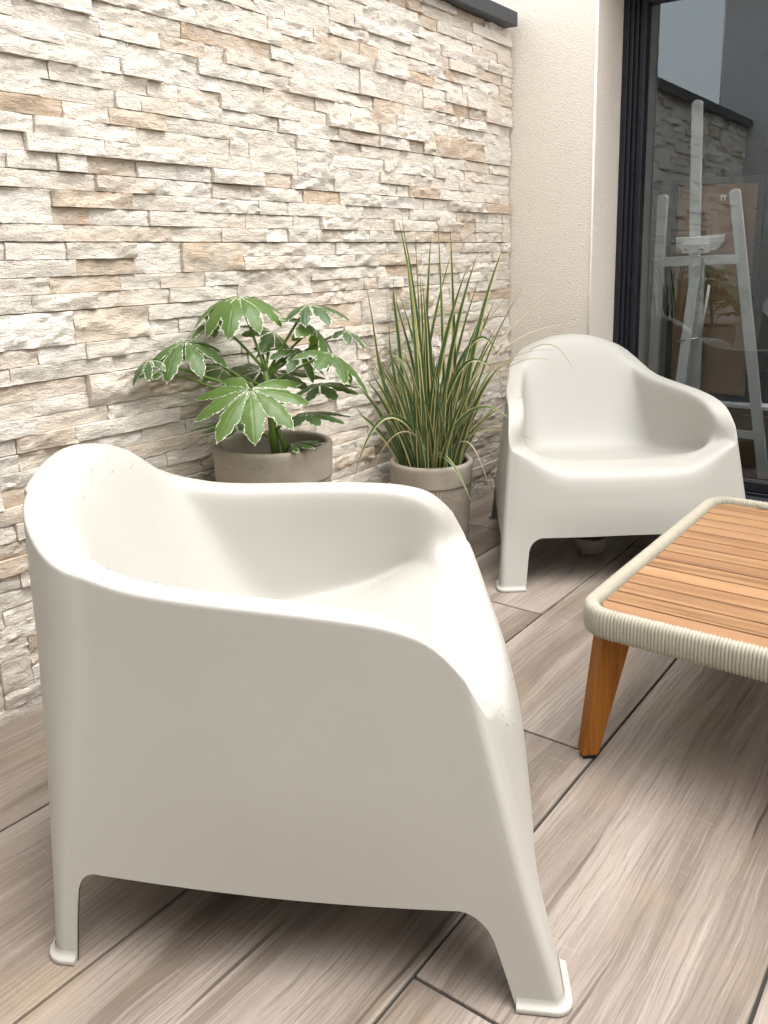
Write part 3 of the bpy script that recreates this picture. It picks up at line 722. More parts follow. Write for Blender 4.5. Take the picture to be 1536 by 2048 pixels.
PART_NAME = {'backrest': 'backrest', 'armrest_l': 'armrest', 'armrest_r': 'armrest', 'seat': 'seat', 'front_panel': 'front_panel', 'leg_fl': 'leg', 'leg_fr': 'leg', 'leg_rl': 'leg', 'leg_rr': 'leg'}
def make_chair(loc, rz, label):
    V, NRM, F, IDS, feet = CH
    root = empty('armchair', loc, rz); tag(root, label, 'armchair', 'moulded plastic patio armchairs')
    made = {}
    for pid_, nm in PART_NAME.items():
        fs = [f for f, k in zip(F, IDS) if k == pid_]; used = sorted({v for f in fs for v in f}); mp = {v: k for k, v in enumerate(used)}
        made[pid_] = build(nm, V[used], [tuple(mp[v] for v in f) for f in fs], M['plastic'], root, True, normals=NRM[used])
    prof = [(0, .017), (.0006, .013), (.0022, .0098), (.0055, .0082), (.0072, .0076), (.0080, .0066), (.0080, .0012), (.007, .0), (-.006, 0.0)]
    for k, P in feet.items():
        n = len(P); t = np.gradient(P[:, :2], axis=0); t /= np.linalg.norm(t, axis=1, keepdims=True)+1e-9; nn = np.stack([t[:, 1], -t[:, 0]], 1)
        if (nn*(P[:, :2]-np.array([.36, 0]))).sum() < 0: nn = -nn
        v = []; f = []
        for i in range(n):
            sl = .24*max(nn[i, 0], 0)+.10*abs(nn[i, 1])
            for o_, z_ in prof: oo = o_+.0004-sl*z_*(1 if o_ < .006 else .4); v.append((P[i, 0]+nn[i, 0]*oo, P[i, 1]+nn[i, 1]*oo, z_+.0005))
        m = len(prof)
        for i in range(n-1):
            for j in range(m-1): f.append((i*m+j, (i+1)*m+j, (i+1)*m+j+1, i*m+j+1))
        f.append(tuple(range(m))); f.append(tuple((n-1)*m+j for j in reversed(range(m))))
        fo = build('foot', v, f, M['plastic'], made['leg_'+k], True); fo.data.set_sharp_from_angle(angle=math.radians(45))
    return root, made
def chair_origin(A, ang, xl, yl):
    F_ = Vector((math.cos(ang), math.sin(ang), 0)); L_ = Vector((-math.sin(ang), math.cos(ang), 0)); return Vector(A)-F_*xl-L_*yl
angN, angF = math.radians(-62.83+7.0), math.radians(216.87+2.6)
near, nparts = make_chair(chair_origin((.545, 1.035, 0), angN, 0.0, -.40+TAPER), angN, 'large white plastic armchair in the foreground, its side to us, beaded with rain')
far, fparts = make_chair(chair_origin((2.048, 1.158, 0), angF, .735, -.40), angF, 'white plastic armchair in the far corner facing us beside the glass door')

# ------------------------------------------------------------------ coffee table
TX0, TX1, TY0, TY1, TZ = 1.408, 2.315, -.273, .640, .325
tb = empty('coffee_table', ((TX0+TX1)/2, (TY0+TY1)/2, 0)); tag(tb, 'low square coffee table with wooden slats and cream rope-wrapped rim', 'table'); bpy.context.view_layer.update()
RH, RW, RC = .056, .028, .058
def ring_path():
    x0, x1, y0, y1 = TX0+RW/2, TX1-RW/2, TY0+RW/2, TY1-RW/2; pts = []; nor = []
    corners = [((x1-RC, y1-RC), 0), ((x0+RC, y1-RC), 90), ((x0+RC, y0+RC), 180), ((x1-RC, y0+RC), 270)]
    for (c, a0) in corners:
        for k in range(13):
            a = math.radians(a0+90*k/12); pts.append((c[0]+RC*math.cos(a), c[1]+RC*math.sin(a)))
    pts.append(pts[0]); P = np.array(pts); s = np.concatenate([[0], np.cumsum(np.hypot(*np.diff(P, axis=0).T))]); return P, s
P, S_ = ring_path(); strand = .0066; ns = int(S_[-1]/strand); per = 5
ss = np.linspace(0, S_[-1], ns*per+1)[:-1]; PX = np.interp(ss, S_, P[:, 0]); PY = np.interp(ss, S_, P[:, 1])
TXv = np.roll(PX, -1)-np.roll(PX, 1); TYv = np.roll(PY, -1)-np.roll(PY, 1); tl = np.hypot(TXv, TYv); nxv, nyv = TYv/tl, -TXv/tl
ph = (np.arange(len(ss)) % per)/per; bulge = np.abs(np.sin(np.pi*ph))**.6*.0034
gapn = np.zeros(len(ss))
NSEC = 16; rv = []; rfc = []; crease = []
jit = rng.uniform(-.0006, .0006, ns+1)
for i in range(len(ss)):
    b_ = bulge[i]+jit[i//per]*.6
    for j in range(NSEC):
        w = 2*math.pi*j/NSEC; ce, se = math.cos(w), math.sin(w); ex = abs(ce)**.75*np.sign(ce); ez = abs(se)**.55*np.sign(se)
        rv.append((PX[i]+nxv[i]*ex*(RW/2-.0015+b_), PY[i]+nyv[i]*ex*(RW/2-.0015+b_), TZ-RH/2+ez*(RH/2-.0015+b_))); crease.append(bulge[i]/.0034)
L_n = len(ss)
for i in range(L_n):
    i2 = (i+1) % L_n
    for j in range(NSEC): j2 = (j+1) % NSEC; rfc.append((i*NSEC+j, i2*NSEC+j, i2*NSEC+j2, i*NSEC+j2))
ro = build('rope_wrap', np.array(rv)-np.array(tb.location), rfc, M['rope'], tb, True, {'crease': crease})
sx0 = TX0+RW+.004; pitch = .0566; nsl = 15
SRAD = .048
for k in range(nsl):
    a = sx0+.002+(k)*pitch*((TX1-RW-.006-sx0)/(nsl*pitch)); b_ = a+pitch*((TX1-RW-.006-sx0)/(nsl*pitch))-.0056
    y0, y1 = TY0+RW+.005, TY1-RW-.005; zt = TZ-.011; v = []
    # outline rounded where the slat lies at the corner of the tray
    def yl(x):
        d = min(x-sx0, (TX1-RW-.006)-x); return 0 if d > SRAD else SRAD-math.sqrt(max(0, SRAD**2-(SRAD-max(d, 0))**2))
    xs = np.linspace(a, b_, 7); out = [(x, y1-yl(x)) for x in xs]+[(x, y0+yl(x)) for x in xs[::-1]]; cxs, cys = (a+b_)/2, (y0+y1)/2; m = len(out)
    for zz in (zt-.018, zt): v += [(x-cxs, y-cys, zz-TZ) for x, y in out]
    f = [tuple(range(m-1, -1, -1)), tuple(range(m, 2*m))]+[(i, (i+1) % m, m+(i+1) % m, m+i) for i in range(m)]
    o = build('slat', v, f, M['slat'], tb); o.location = Vector((cxs, cys, TZ))-Vector(tb.location); bevel(o, .0022, 2)
for (xx, yy) in ((TX0+.10, (TY0+TY1)/2), (TX1-.10, (TY0+TY1)/2)):
    part(MB().box(xx-.02, xx+.02, TY0+.035, TY1-.035, TZ-.052, TZ-.0295), 'crossbar', M['leg'], tb)
for (cx_, cy_, sx_, sy_) in ((TX0, TY1, 1, -1), (TX0, TY0, 1, 1), (TX1, TY1, -1, -1), (TX1, TY0, -1, 1)):
    bot = Vector((cx_+sx_*.028, cy_+sy_*.030, .009)); top = Vector((cx_+sx_*.068, cy_+sy_*.062, TZ-RH+.012)); aa = math.radians(42 if sx_*sy_ < 0 else -42)
    ax, ay = Vector((math.cos(aa), math.sin(aa), 0)), Vector((-math.sin(aa), math.cos(aa), 0))
    lg = MB().prism(bot, top, ax, ay, .034, .034, .060, .060); lo = part(lg, 'leg', M['leg'], tb); bevel(lo, .003, 2)
    pd = MB().prism(bot-Vector((0, 0, .0085)), bot-Vector((0, 0, .0002)), ax, ay, .024, .024).out('foot_pad', M['rubber'], None); pd.parent = lo; pd.matrix_parent_inverse = (tb.matrix_world @ lo.matrix_parent_inverse).inverted() if False else Matrix.Identity(4)

# ------------------------------------------------------------------ pots
def make_pot(c, Rt, Rb, Hh, band, label):
    root = empty('plant_pot', (c[0], c[1], 0)); tag(root, label, 'pot', 'taupe pots with carved lower walls')
    n = 420; prof = []
    m = MB()
    rad = lambda z: Rb+(Rt-Rb)*(z/Hh)**.8
    prof = [(0.001, .002), (Rb-.012, .002), (Rb, .010)]
    nz = 64; zb = Hh-band; v = []; f = []; base = 0
    # carved lower wall
    rows_ = []
    for i in range(nz+1):
        z_ = .010+(zb-.010)*i/nz; rows_.append(z_)
    stag = 140; vl = .034
    for z_ in rows_:
        for j in range(n):
            a = 2*math.pi*j/n; uu = a/(2*math.pi)*stag; q = math.floor(uu); lane = uu-q
            zz = (z_/vl+(.5 if q % 2 else 0)+.35*math.sin(q*12.9)) % 1.0
            mark = max(0, math.sin(math.pi*lane))**.8*(max(0, math.sin(math.pi*zz))**.5)*(1 if q % 2 else .35)
            rr_ = rad(z_)-.0028-.0052*mark*(1 if zb-z_ > .006 else .3)+.0012*float(vnoise(np.array(q*3.1), np.array(z_*60.0))-.5)
            v.append((rr_*math.cos(a), rr_*math.sin(a), z_))
    for i in range(nz):
        for j in range(n): j2 = (j+1) % n; f.append((i*n+j, i*n+j2, (i+1)*n+j2, (i+1)*n+j))
    o = build('carved_wall', v, f, M['pot'], root, True)
    mb = MB().lathe([(Rb-.02, .003), (Rb-.004, .003), (Rb-.003, .0105)], n); mb.out('base', M['pot'], root, True)
    th = .020; ins = Hh-.075
    mb = MB().lathe([(rad(zb)-.006, zb-.003), (rad(zb)-.0005, zb-.002), (rad(zb), zb+.002), (rad(Hh-.02), Hh-.02), (Rt, Hh-.008), (Rt-.002, Hh-.003), (Rt-.007, Hh), (Rt-th+.006, Hh), (Rt-th+.001, Hh-.004), (Rt-th, Hh-.012), (Rt-th-.004, ins-.01)], n); mb.out('rim', M['pot'], root, True)
    sv = []; sf = []; nr = 10; ks = 40
    sv.append((0, 0, ins+.006))
    for i in range(1, nr+1):
        for j in range(ks): a = 2*math.pi*j/ks; r_ = (Rt-th-.002)*i/nr; sv.append((r_*math.cos(a), r_*math.sin(a), ins+.012*(rng.random()-.5)))
    for j in range(ks): sf.append((0, 1+j, 1+(j+1) % ks))
    for i in range(nr-1):
        for j in range(ks): a0 = 1+i*ks; sf.append((a0+j, a0+ks+j, a0+ks+(j+1) % ks, a0+(j+1) % ks))
    build('soil', sv, sf, M['soil'], root, True)
    return root, ins
P1C, P2C = (1.512, 1.528), (2.225, 1.525)
pot1, soil1 = make_pot(P1C, .152, .128, .522, .085, 'taller taupe pot holding the broad-leaved plant, carved below its plain rim')
pot2, soil2 = make_pot(P2C, .138, .120, .325, .070, 'shorter taupe pot holding the tall striped grass beside the corner armchair')

# ------------------------------------------------------------------ broad-leaved plant
fp = empty('broad_leaf_plant', (P1C[0], P1C[1], soil1)); tag(fp, 'bushy plant with large lobed green leaves edged in white', 'plant')
FB = Vector(fp.location)
def leaf_mesh(size, nlobes=9, spread=300, droop=.9, fold=.25, cup=0.0, seed=0, side_scale=.72):
    r_ = random.Random(seed); v = []; f = []; mar = []; vein = []; nt, nu = 22, 8
    angs = [math.radians(-spread/2+spread*i/(nlobes-1)) for i in range(nlobes)]; halfsec = math.radians(spread/(nlobes-1)/2)
    for a in angs:
        q = abs(a)/math.radians(spread/2); ln = size*(1-(1-side_scale)*q**1.3)*(1+.07*(r_.random()-.5)); wm = ln*.174*(1+.12*(r_.random()-.5)); dr_ = droop*(1+.25*(r_.random()-.5)); tw = (r_.random()-.5)*.12
        base = len(v)
        for i in range(nt+1):
            t = i/nt; rho = ln*t
            prof = wm*(max(0.0, math.sin(math.pi*t**1.42))**.9 if t < .995 else .0)
            if t > .58:
                ser = (t-.58)/.42*7; prof *= 1-.30*(ser % 1.0)*(1-.5*(t-.58)/.42)
            prof = max(prof*(1-max(0, (t-.90)/.10)*.8), .0004)
            sec = rho*math.tan(halfsec); joined = sec < prof*1.02; w = min(prof, sec)
            # arch of the midrib: integrate the bend
            bend = dr_*t*.85; xr = ln*(math.sin(bend)/bend if bend > 1e-4 else 1)*t if bend > 1e-4 else rho; zr = -ln*t*((1-math.cos(bend))/bend if bend > 1e-4 else 0)
            for j in range(nu+1):
                u = -1+2*j/nu; yy = u*w; zz = zr-fold*abs(u)**1.4*w*(1.0 if not joined else .5)+.10*w*math.sin(t*24+j)*.25+cup*rho
                al = a+tw*t; px_, py_ = xr, yy
                v.append((px_*math.cos(al)-py_*math.sin(al), px_*math.sin(al)+py_*math.cos(al), zz))
                mar.append(.05 if joined and t < .8 else (1-abs(u))*w+.0002)
                sv_ = abs(((t*ln/.022)+abs(u)*.55) % 1.0-.5)*2
                vein.append(min(abs(u)*w/.006, .35+.65*sv_))
        for i in range(nt):
            for j in range(nu): a0 = base+i*(nu+1)+j; f.append((a0, a0+nu+1, a0+nu+2, a0+1))
    return v, f, mar, vein
def cdir(right, up, toward): return (CR*right+CU*up-CD*toward).normalized()
D0 = depth_of((P1C[0], P1C[1], .7))
STEM = Vector((P1C[0]+.004, P1C[1]-.012, soil1)); STEM_TOP = at_depth(531, 742, D0-.01)
def place_leaf(px, py, off, size, fwd, nor, stem_from=.8, lab=None, **kw):
    hub = at_depth(px, py, D0+off)
    if hub.y > 1.66: hub = at_depth(px, py, (D0+off)*1.66/hub.y)
    fw = cdir(*fwd); nn = cdir(*nor); nn = (nn-fw*nn.dot(fw)).normalized(); yv = nn.cross(fw)
    v, f, mar, vein = leaf_mesh(size*1.02, **kw); R3 = Matrix((fw, yv, nn)).transposed()
    pts = [R3 @ Vector(p) for p in v]
    # keep the leaf off the stones
    pts = [Vector((p.x, min(p.y, 1.680-hub.y), p.z)) for p in pts]
    o = build('leaf', pts, f, M['fatsia'], fp, True, {'margin': mar, 'vein': vein}); o.location = hub-FB
    s0 = STEM.lerp(STEM_TOP, stem_from); mid = s0.lerp(hub, .5)+Vector((0, 0, .012+.05*(hub-s0).length*0)); tubepts = []
    for k in range(9):
        t = k/8; tubepts.append((s0*(1-t)**2+mid*2*t*(1-t)+hub*t*t)-FB)
    MB().tube(tubepts, [.0042-.0016*k/8 for k in range(9)], 8).out('petiole', M['stem'], fp, True)
    return o
# stalk
MB().tube([STEM-FB+Vector((0, 0, -.02)), STEM.lerp(STEM_TOP, .35)-FB+Vector((-.004, 0, 0)), STEM.lerp(STEM_TOP, .7)-FB+Vector((.004, .002, 0)), STEM_TOP-FB], [.012, .0105, .009, .007], 10).out('stalk', M['stem'], fp, True)
MB().tube([STEM-FB+Vector((.012, -.02, -.02)), STEM.lerp(STEM_TOP, .25)-FB+Vector((.018, -.015, 0)), STEM.lerp(STEM_TOP, .42)-FB+Vector((.012, -.004, 0))], [.0085, .008, .006], 10).out('stalk', M['stem'], fp, True)
LEAVES = [
 # px, py, depth offset, size, forward(right,up,toward), normal(right,up,toward), stem fraction, kwargs
 (500, 779, -.16, .158, (-.08, -.62, .78), (0.02, .76, .65), .55, dict(nlobes=8, spread=268, droop=.75, seed=1, side_scale=.92)),
 (476, 594, -.03, .150, (.00, -.35, .94), (-.02, .95, .30), 1.0, dict(nlobes=9, spread=290, droop=1.35, seed=2, side_scale=.9)),
 (369, 684, -.06, .150, (-.93, -.12, .30), (-.10, .92, .38), .72, dict(nlobes=8, spread=290, droop=1.15, seed=3, side_scale=.85)),
 (617, 610, .00, .125, (.85, .08, -.10), (.10, .97, .22), .95, dict(nlobes=8, spread=280, droop=1.05, seed=4)),
 (627, 656, .04, .140, (.75, -.45, .45), (.45, .86, -.25), .95, dict(nlobes=8, spread=285, droop=1.2, seed=5)),
 (546, 664, .07, .120, (.30, -.35, .70), (.10, .80, -.45), 1.0, dict(nlobes=8, spread=280, droop=.9, seed=6)),
 (662, 706, -.05, .150, (.82, -.40, .25), (.50, .86, .10), .85, dict(nlobes=7, spread=220, droop=1.0, seed=7, side_scale=.8)),
 (639, 768, .00, .125, (.96, .06, .10), (-.10, .95, .22), .60, dict(nlobes=8, spread=270, droop=.6, seed=8)),
 (614, 826, -.04, .120, (.95, .05, .20), (-.12, .96, .16), .40, dict(nlobes=8, spread=260, droop=.5, seed=9)),
 (447, 737, .03, .110, (-.70, .25, .30), (.15, .90, .30), .80, dict(nlobes=8, spread=280, droop=.8, seed=10)),
 (522, 742, .09, .135, (-.80, .28, -.10), (.1, .9, .35), .95, dict(nlobes=7, spread=230, droop=.7, seed=11)),
 (545, 745, .08, .150, (.85, .10, .10), (0, .95, .30), .95, dict(nlobes=7, spread=230, droop=.7, seed=12)),
 (470, 846, -.06, .115, (-.95, .02, .15), (.05, .97, .18), .30, dict(nlobes=7, spread=240, droop=.45, seed=13)),
 (320, 742, -.02, .080, (-.9, .1, .3), (-.1, .95, .25), .62, dict(nlobes=5, spread=160, droop=.6, seed=14)),
 (580, 889, -.06, .085, (.93, .22, .1), (-.2, .93, .2), .02, dict(nlobes=5, spread=120, droop=.5, seed=15)),
 (596, 700, .02, .105, (.6, -.5, .5), (.3, .9, .2), .95, dict(nlobes=7, spread=260, droop=1.0, seed=17)),
 (430, 640, .05, .100, (-.8, -.1, .1), (0, .95, .3), 1.0, dict(nlobes=7, spread=260, droop=.9, seed=18)),
 (690, 660, .05, .090, (.9, -.3, .1), (.3, .9, .2), .95, dict(nlobes=6, spread=200, droop=.9, seed=19)),
 (300, 720, .02, .085, (-.8, -.4, .3), (-.1, .9, .3), .7, dict(nlobes=6, spread=220, droop=1.1, seed=20)),
 (523, 700, .06, .042, (.1, .5, .3), (0, .9, .4), 1.0, dict(nlobes=5, spread=260, droop=.2, seed=16)),
]
for (px, py, off, size, fw, nr_, sf_, kw) in LEAVES: place_leaf(px, py, off, size, fw, nr_, sf_, **kw)

# ------------------------------------------------------------------ striped grass
gp_ = empty('striped_grass_plant', (P2C[0], P2C[1], soil2)); tag(gp_, 'tall tufted plant of narrow upright green and yellow striped blades', 'plant')
GB = Vector(gp_.location); D2 = depth_of((P2C[0], P2C[1], .5))
def bez(P, t):
    if len(P) == 3: return P[0]*(1-t)**2+P[1]*2*t*(1-t)+P[2]*t*t
    return P[0]*(1-t)**3+P[1]*3*t*(1-t)**2+P[2]*3*t*t*(1-t)+P[3]*t**3
def blade(P, w, hue, dry=0.0, n=16, face=None):
    w = w*(1.5 if w > .003 else 1.15)
    v = []; f = []; ac = []; al = []; face = face or cdir(rng.uniform(-.5, .5), .2, 1.0); fl_ = 1 if rng.random() < .6 else -1
    for i in range(n+1):
        t = i/n; p = bez(P, t); tg = (bez(P, min(1, t+.02))-bez(P, max(0, t-.02))).normalized(); sd = tg.cross(face).normalized(); nn = sd.cross(tg)
        ww = w*(.75+.6*math.sin(math.pi*min(1, t*1.15)) if t < .5 else 1.33*max(0, 1-((t-.5)/.5)**1.35))*.75+.0003
        for k, u in enumerate((-1, -.35, .35, 1)):
            q = p+sd*(u*ww)+nn*(-.35*ww*(1-abs(u))); q = Vector((q.x, min(q.y, 1.684), q.z)); v.append(q-GB); ac.append(.5+.5*u*fl_); al.append(t)
    for i in range(n):
        for k in range(3): a = i*4+k; f.append((a, a+1, a+5, a+4))
    return build('blade', v, f, M['blade'], gp_, True, {'across': ac, 'along': al, 'hue': [hue]*len(v), 'dry': [dry]*len(v)})
def base_pt(rmax=.088):
    a = rng.uniform(0, 2*math.pi); r_ = rmax*math.sqrt(rng.random()); return Vector((P2C[0]+r_*math.cos(a), P2C[1]+r_*math.sin(a), soil2-.005))
TIPS = [(797, 442, 0, .0052), (801, 430, .03, .004), (694, 563, -.05, .0055), (772, 498, .05, .0045), (862, 470, -.02, .0050), (876, 447, .0, .004), (900, 450, .02, .0045), (936, 531, -.06, .006), (955, 508, -.02, .0055),
        (1008, 490, -.03, .006), (985, 565, .02, .0045), (812, 505, .0, .0045), (845, 560, -.04, .004), (840, 548, .05, .004), (958, 560, .04, .004), (905, 500, .06, .004), (780, 575, .06, .0045), (830, 470, .07, .003), (990, 600, -.02, .004),
        (795, 580, .05, .005), (770, 690, -.08, .005), (765, 620, .05, .004), (962, 630, -.09, .0055), (995, 650, -.02, .004), (1000, 655, .04, .004), (1045, 575, -.02, .003), (720, 690, .02, .004), (850, 590, -.06, .006)]
for (px, py, off, w) in TIPS:
    tip = at_depth(px, py, D2+off); b_ = base_pt(.075); h_ = tip.z-b_.z
    b_ = b_+Vector(((tip.x-P2C[0])*.18, (tip.y-P2C[1])*.18, 0)); dx = tip-b_; mid = b_+Vector((dx.x*.22, dx.y*.22, dx.z*.60)); blade([b_, mid, tip], w, rng.uniform(0, .35))
for k in range(150):
    b_ = base_pt(.09); az = rng.uniform(0, 2*math.pi); hgt = rng.uniform(.20, .43); lean = rng.uniform(.01, .10); out = Vector((math.cos(az), math.sin(az), 0)); off0 = Vector((b_.x-P2C[0], b_.y-P2C[1], 0))
    tip = b_+out*lean+off0*1.3+Vector((0, 0, hgt)); mid = b_+off0*.3+out*lean*.15+Vector((0, 0, hgt*.62)); blade([b_, mid, tip], rng.uniform(.0032, .0055), rng.choice([rng.uniform(0, .4), rng.uniform(.6, 1)]))
# arching blades and dry wisps: base offset, control pixels with depth offsets, tip
ARCH = [((868, 870, -.10), (905, 905, -.13), (946, 1012, -.16), .004, .7, 0), ((835, 840, -.12), (760, 740, -.17), (706, 966, -.17), .0048, .1, 0), ((905, 850, -.08), (955, 745, -.13), (1045, 868, -.15), .0042, .7, 0),
        ((890, 800, -.08), (920, 640, -.10), (1004, 762, -.12), .0045, .2, 0), ((885, 760, -.08), (960, 590, -.08), (996, 720, -.10), .0048, .15, 0), ((930, 850, -.06), (985, 835, -.10), (1062, 880, -.12), .0028, .7, .3),
        ((950, 860, 0), (960, 830, -.02), (1047, 792, -.05), .0026, .3, .2), ((820, 780, -.08), (800, 640, -.06), (770, 760, -.02), .0035, .7, 0), ((915, 740, -.02), (950, 640, .0), (1042, 577, .0), .0026, .6, .4),
        ((930, 760, 0), (1010, 640, .0), (1126, 572, .0), .0016, 0, 1), ((940, 720, 0), (1010, 655, 0), (1158, 645, .0), .0016, 0, 1), ((930, 780, -.05), (1060, 640, -.10), (1150, 762, -.12), .0012, 0, .7), ((950, 770, -.03), (1010, 700, -.06), (1062, 722, -.08), .0013, 0, .6),
        ((945, 800, -.04), (980, 690, -.08), (1110, 700, -.10), .0016, .5, .4), ((945, 830, -.05), (940, 870, -.10), (992, 1008, -.12), .0014, .2, .9), ((870, 860, -.10), (790, 800, -.12), (738, 960, -.10), .0014, 0, .8), ((760, 700, .06), (740, 600, .06), (712, 575, .06), .0014, .3, .2),
        ((1105, 672, -.12), (1125, 700, -.12), (1148, 742, -.12), .0014, .2, .5)]
for (a, c, t, w, hue, dry) in ARCH:
    b_ = base_pt(.05) if a[0] < 1000 else at_depth(1060, 700, D2-.1); blade([b_, at_depth(a[0], a[1], D2+a[2]), at_depth(c[0], c[1], D2+c[2]), at_depth(t[0], t[1], D2+t[2])], w, hue, dry, 20)

# ------------------------------------------------------------------ easel and picture behind the glass
XE = 3.70
ea = empty('easel', (XE, 1.06, .02)); tag(ea, 'white painted wooden artist easel behind the glass door', 'easel'); bpy.context.view_layer.update()
AX, AY, AZ = Vector((1, 0, 0)), Vector((0, 1, 0)), Vector((0, 0, 1))
def bar(p0, p1, w, t, name, rounded=False, dx=0.0, mat='paintwood'):
    p0, p1 = Vector(p0), Vector(p1); dv = (p1-p0).normalized(); side = dv.cross(AX).normalized(); m = MB()
    if not rounded: m.prism(p0, p1, side, AX, w, t)
    else:
        prof = [(-w/2, 0.0), (w/2, 0.0)]; L_ = (p1-p0).length
        prof += [(w/2, L_-w*.35)]+[(w/2*math.cos(a), L_-w*.35+w*.35*math.sin(a)) for a in np.linspace(.25, math.pi-.25, 7)]+[(-w/2, L_-w*.35)]
        v = [p0+side*a+dv*b_-AX*(t/2) for a, b_ in prof]+[p0+side*a+dv*b_+AX*(t/2) for a, b_ in prof]; k = len(prof)
        m.add(v, [tuple(range(k)), tuple(range(2*k-1, k-1, -1))]+[(i, k+i, k+(i+1) % k, (i+1) % k) for i in range(k)])
    return bevel(part(m, name, M[mat], ea), .0018, 2)
bar((XE, 1.318, .02), (XE, 1.301, 1.222), .042, .022, 'leg', True)
bar((XE, .806, .02), (XE, 1.000, 1.232), .044, .022, 'leg', True)
bar((XE+.004, 1.130, .22), (XE+.004, 1.174, 1.598), .044, .020, 'mast', True)
bar((XE-.002, 1.289, .936), (XE-.002, .968, .946), .040, .018, 'crossbar')
bar((XE-.004, 1.285, .205), (XE-.004, .85, .205), .034, .018, 'crossbar')
part(MB().box(XE-.010, XE+.075, .80, 1.34, .318, .334, .002), 'ledge', M['paintwood'], ea)
m = MB(); pr = [(1.228, 1.035), (1.020, 1.050), (1.024, 1.020), (1.052, .985), (1.196, .980), (1.226, 1.005)]
m.add([(XE-.030, y, z) for y, z in pr]+[(XE-.014, y, z) for y, z in pr], [tuple(range(6)), tuple(range(11, 5, -1))]+[(i, 6+i, 6+(i+1) % 6, (i+1) % 6) for i in range(6)]); bevel(part(m, 'clamp_board', M['paintwood'], ea), .0015, 1)
part(MB().box(XE-.032, XE-.0145, 1.022, 1.226, 1.031, 1.040, .0015), 'clamp_board', M['paintwood'], ea)
bevel(part(MB().box(XE-.062, XE-.033, 1.078, 1.190, .972, 1.012), 'clamp_block', M['paintwood'], ea), .002, 2)
for y in (1.100, 1.168): part(MB().tube([(XE-.074, y, .990), (XE-.061, y, .990)], .0055, 10), 'wing_nut', M['steel'], ea, True)
bar((XE-.035, 1.128, .955), (XE-.14, 1.150, .30), .042, .020, 'back_leg')
bar((XE-.02, 1.120, .93), (XE-.02, 1.110, .22), .040, .018, 'centre_leg')
part(MB().tube([(XE-.10, 1.165, .60), (XE-.04, 1.118, .82)], .0042, 8), 'stay_rod', M['steel'], ea, True)
part(MB().tube([(XE-.075, 1.085, .62), (XE-.05, 1.068, .84)], .006, 8), 'stay_rod', M['paintwood'], ea, True)
part(MB().tube([(XE-.075, 1.078, .62), (XE-.11, 1.175, .60)], .004, 8), 'stay_rod', M['steel'], ea, True)

XP = XE+.045
pic = empty('framed_picture', (XP, 1.07, .336)); tag(pic, 'picture with brown hardboard back and black frame resting on the easel', 'picture'); bpy.context.view_layer.update()
py0, py1, pz0, pz1, fwid = .893, 1.276, .3365, 1.284, .026
part(MB().box(XP, XP+.028, py0, py0+fwid, pz0, pz1, .001), 'frame_side', M['blackframe'], pic); part(MB().box(XP, XP+.028, py1-fwid, py1, pz0, pz1, .001), 'frame_side', M['blackframe'], pic)
part(MB().box(XP, XP+.028, py0+fwid+.0003, py1-fwid-.0003, pz1-fwid, pz1, .001), 'frame_side', M['blackframe'], pic); part(MB().box(XP, XP+.028, py0+fwid+.0003, py1-fwid-.0003, pz0, pz0+fwid, .001), 'frame_side', M['blackframe'], pic)
part(MB().box(XP+.006, XP+.010, py0+fwid+.0005, py1-fwid-.0005, pz0+fwid+.0005, pz1-fwid-.0005), 'backing_board', M['mdf'], pic)
part(MB().box(XP+.001, XP+.0055, 1.045, 1.072, 1.205, 1.212).box(XP+.001, XP+.0055, 1.050, 1.054, 1.190, 1.2045).box(XP+.001, XP+.0055, 1.064, 1.068, 1.190, 1.2045), 'hanger', M['steel'], pic)
for zz in (.45, .58, .72, .86, 1.0, 1.13): part(MB().box(XP+.002, XP+.0055, py1-fwid-.012, py1-fwid-.0008, zz, zz+.004).box(XP+.002, XP+.0055, py0+fwid+.0008, py0+fwid+.012, zz+.02, zz+.024), 'turn_clip', M['blackframe'], pic)

def carton(x, y, z, sx_, sy_, sz_, rz, label, flap=True):
    r_ = empty('cardboard_box', (x, y, z), rz); tag(r_, label, 'box', 'cartons behind the glass door')
    MB().box(-sx_/2, sx_/2, -sy_/2, sy_/2, 0, sz_, .002).out('carton', M['card'], r_)
    if flap:
        MB().add([(-sx_/2, -sy_/2, sz_+.001), (-sx_/2, sy_/2, sz_+.001), (-sx_/2-.06, sy_/2-.01, sz_+.05), (-sx_/2-.06, -sy_/2+.01, sz_+.05), (-sx_/2, -sy_/2, sz_+.004), (-sx_/2, sy_/2, sz_+.004), (-sx_/2-.06, sy_/2-.01, sz_+.053), (-sx_/2-.06, -sy_/2+.01, sz_+.053)],
                 [(0, 1, 2, 3), (7, 6, 5, 4), (0, 3, 7, 4), (1, 5, 6, 2), (2, 6, 7, 3), (0, 4, 5, 1)]).out('flap', M['card'], r_)
    MB().box(-sx_/2-.0006, sx_/2+.0006, -.025, .025, .001, sz_+.0007).out('tape', M['mdf'], r_)
    return r_
carton(4.02, .98, .02, .34, .46, .24, .06, 'brown cardboard box on the floor under the easel ledge')
carton(4.05, .62, .02, .36, .30, .30, -.1, 'brown cardboard box at the right behind the easel leg, carrying another box')
carton(4.06, .63, .325, .30, .28, .16, .12, 'smaller cardboard box on top of another at the right behind the easel')
bg_v = []; bg_f = []
nn_ = 20
for i in range(nn_+1):
    for j in range(28):
        th, phq = math.pi*i/nn_, 2*math.pi*j/28; k = 1+.28*(vnoise(np.array(th*3.0+5), np.array(math.sin(phq)*3+9.0))-.5)+.16*(vnoise(np.array(th*9.0), np.array(math.cos(phq)*8+3.0))-.5)
        bg_v.append((.09*k*math.sin(th)*math.cos(phq), .075*k*math.sin(th)*math.sin(phq), .115+.115*k*math.cos(th)))
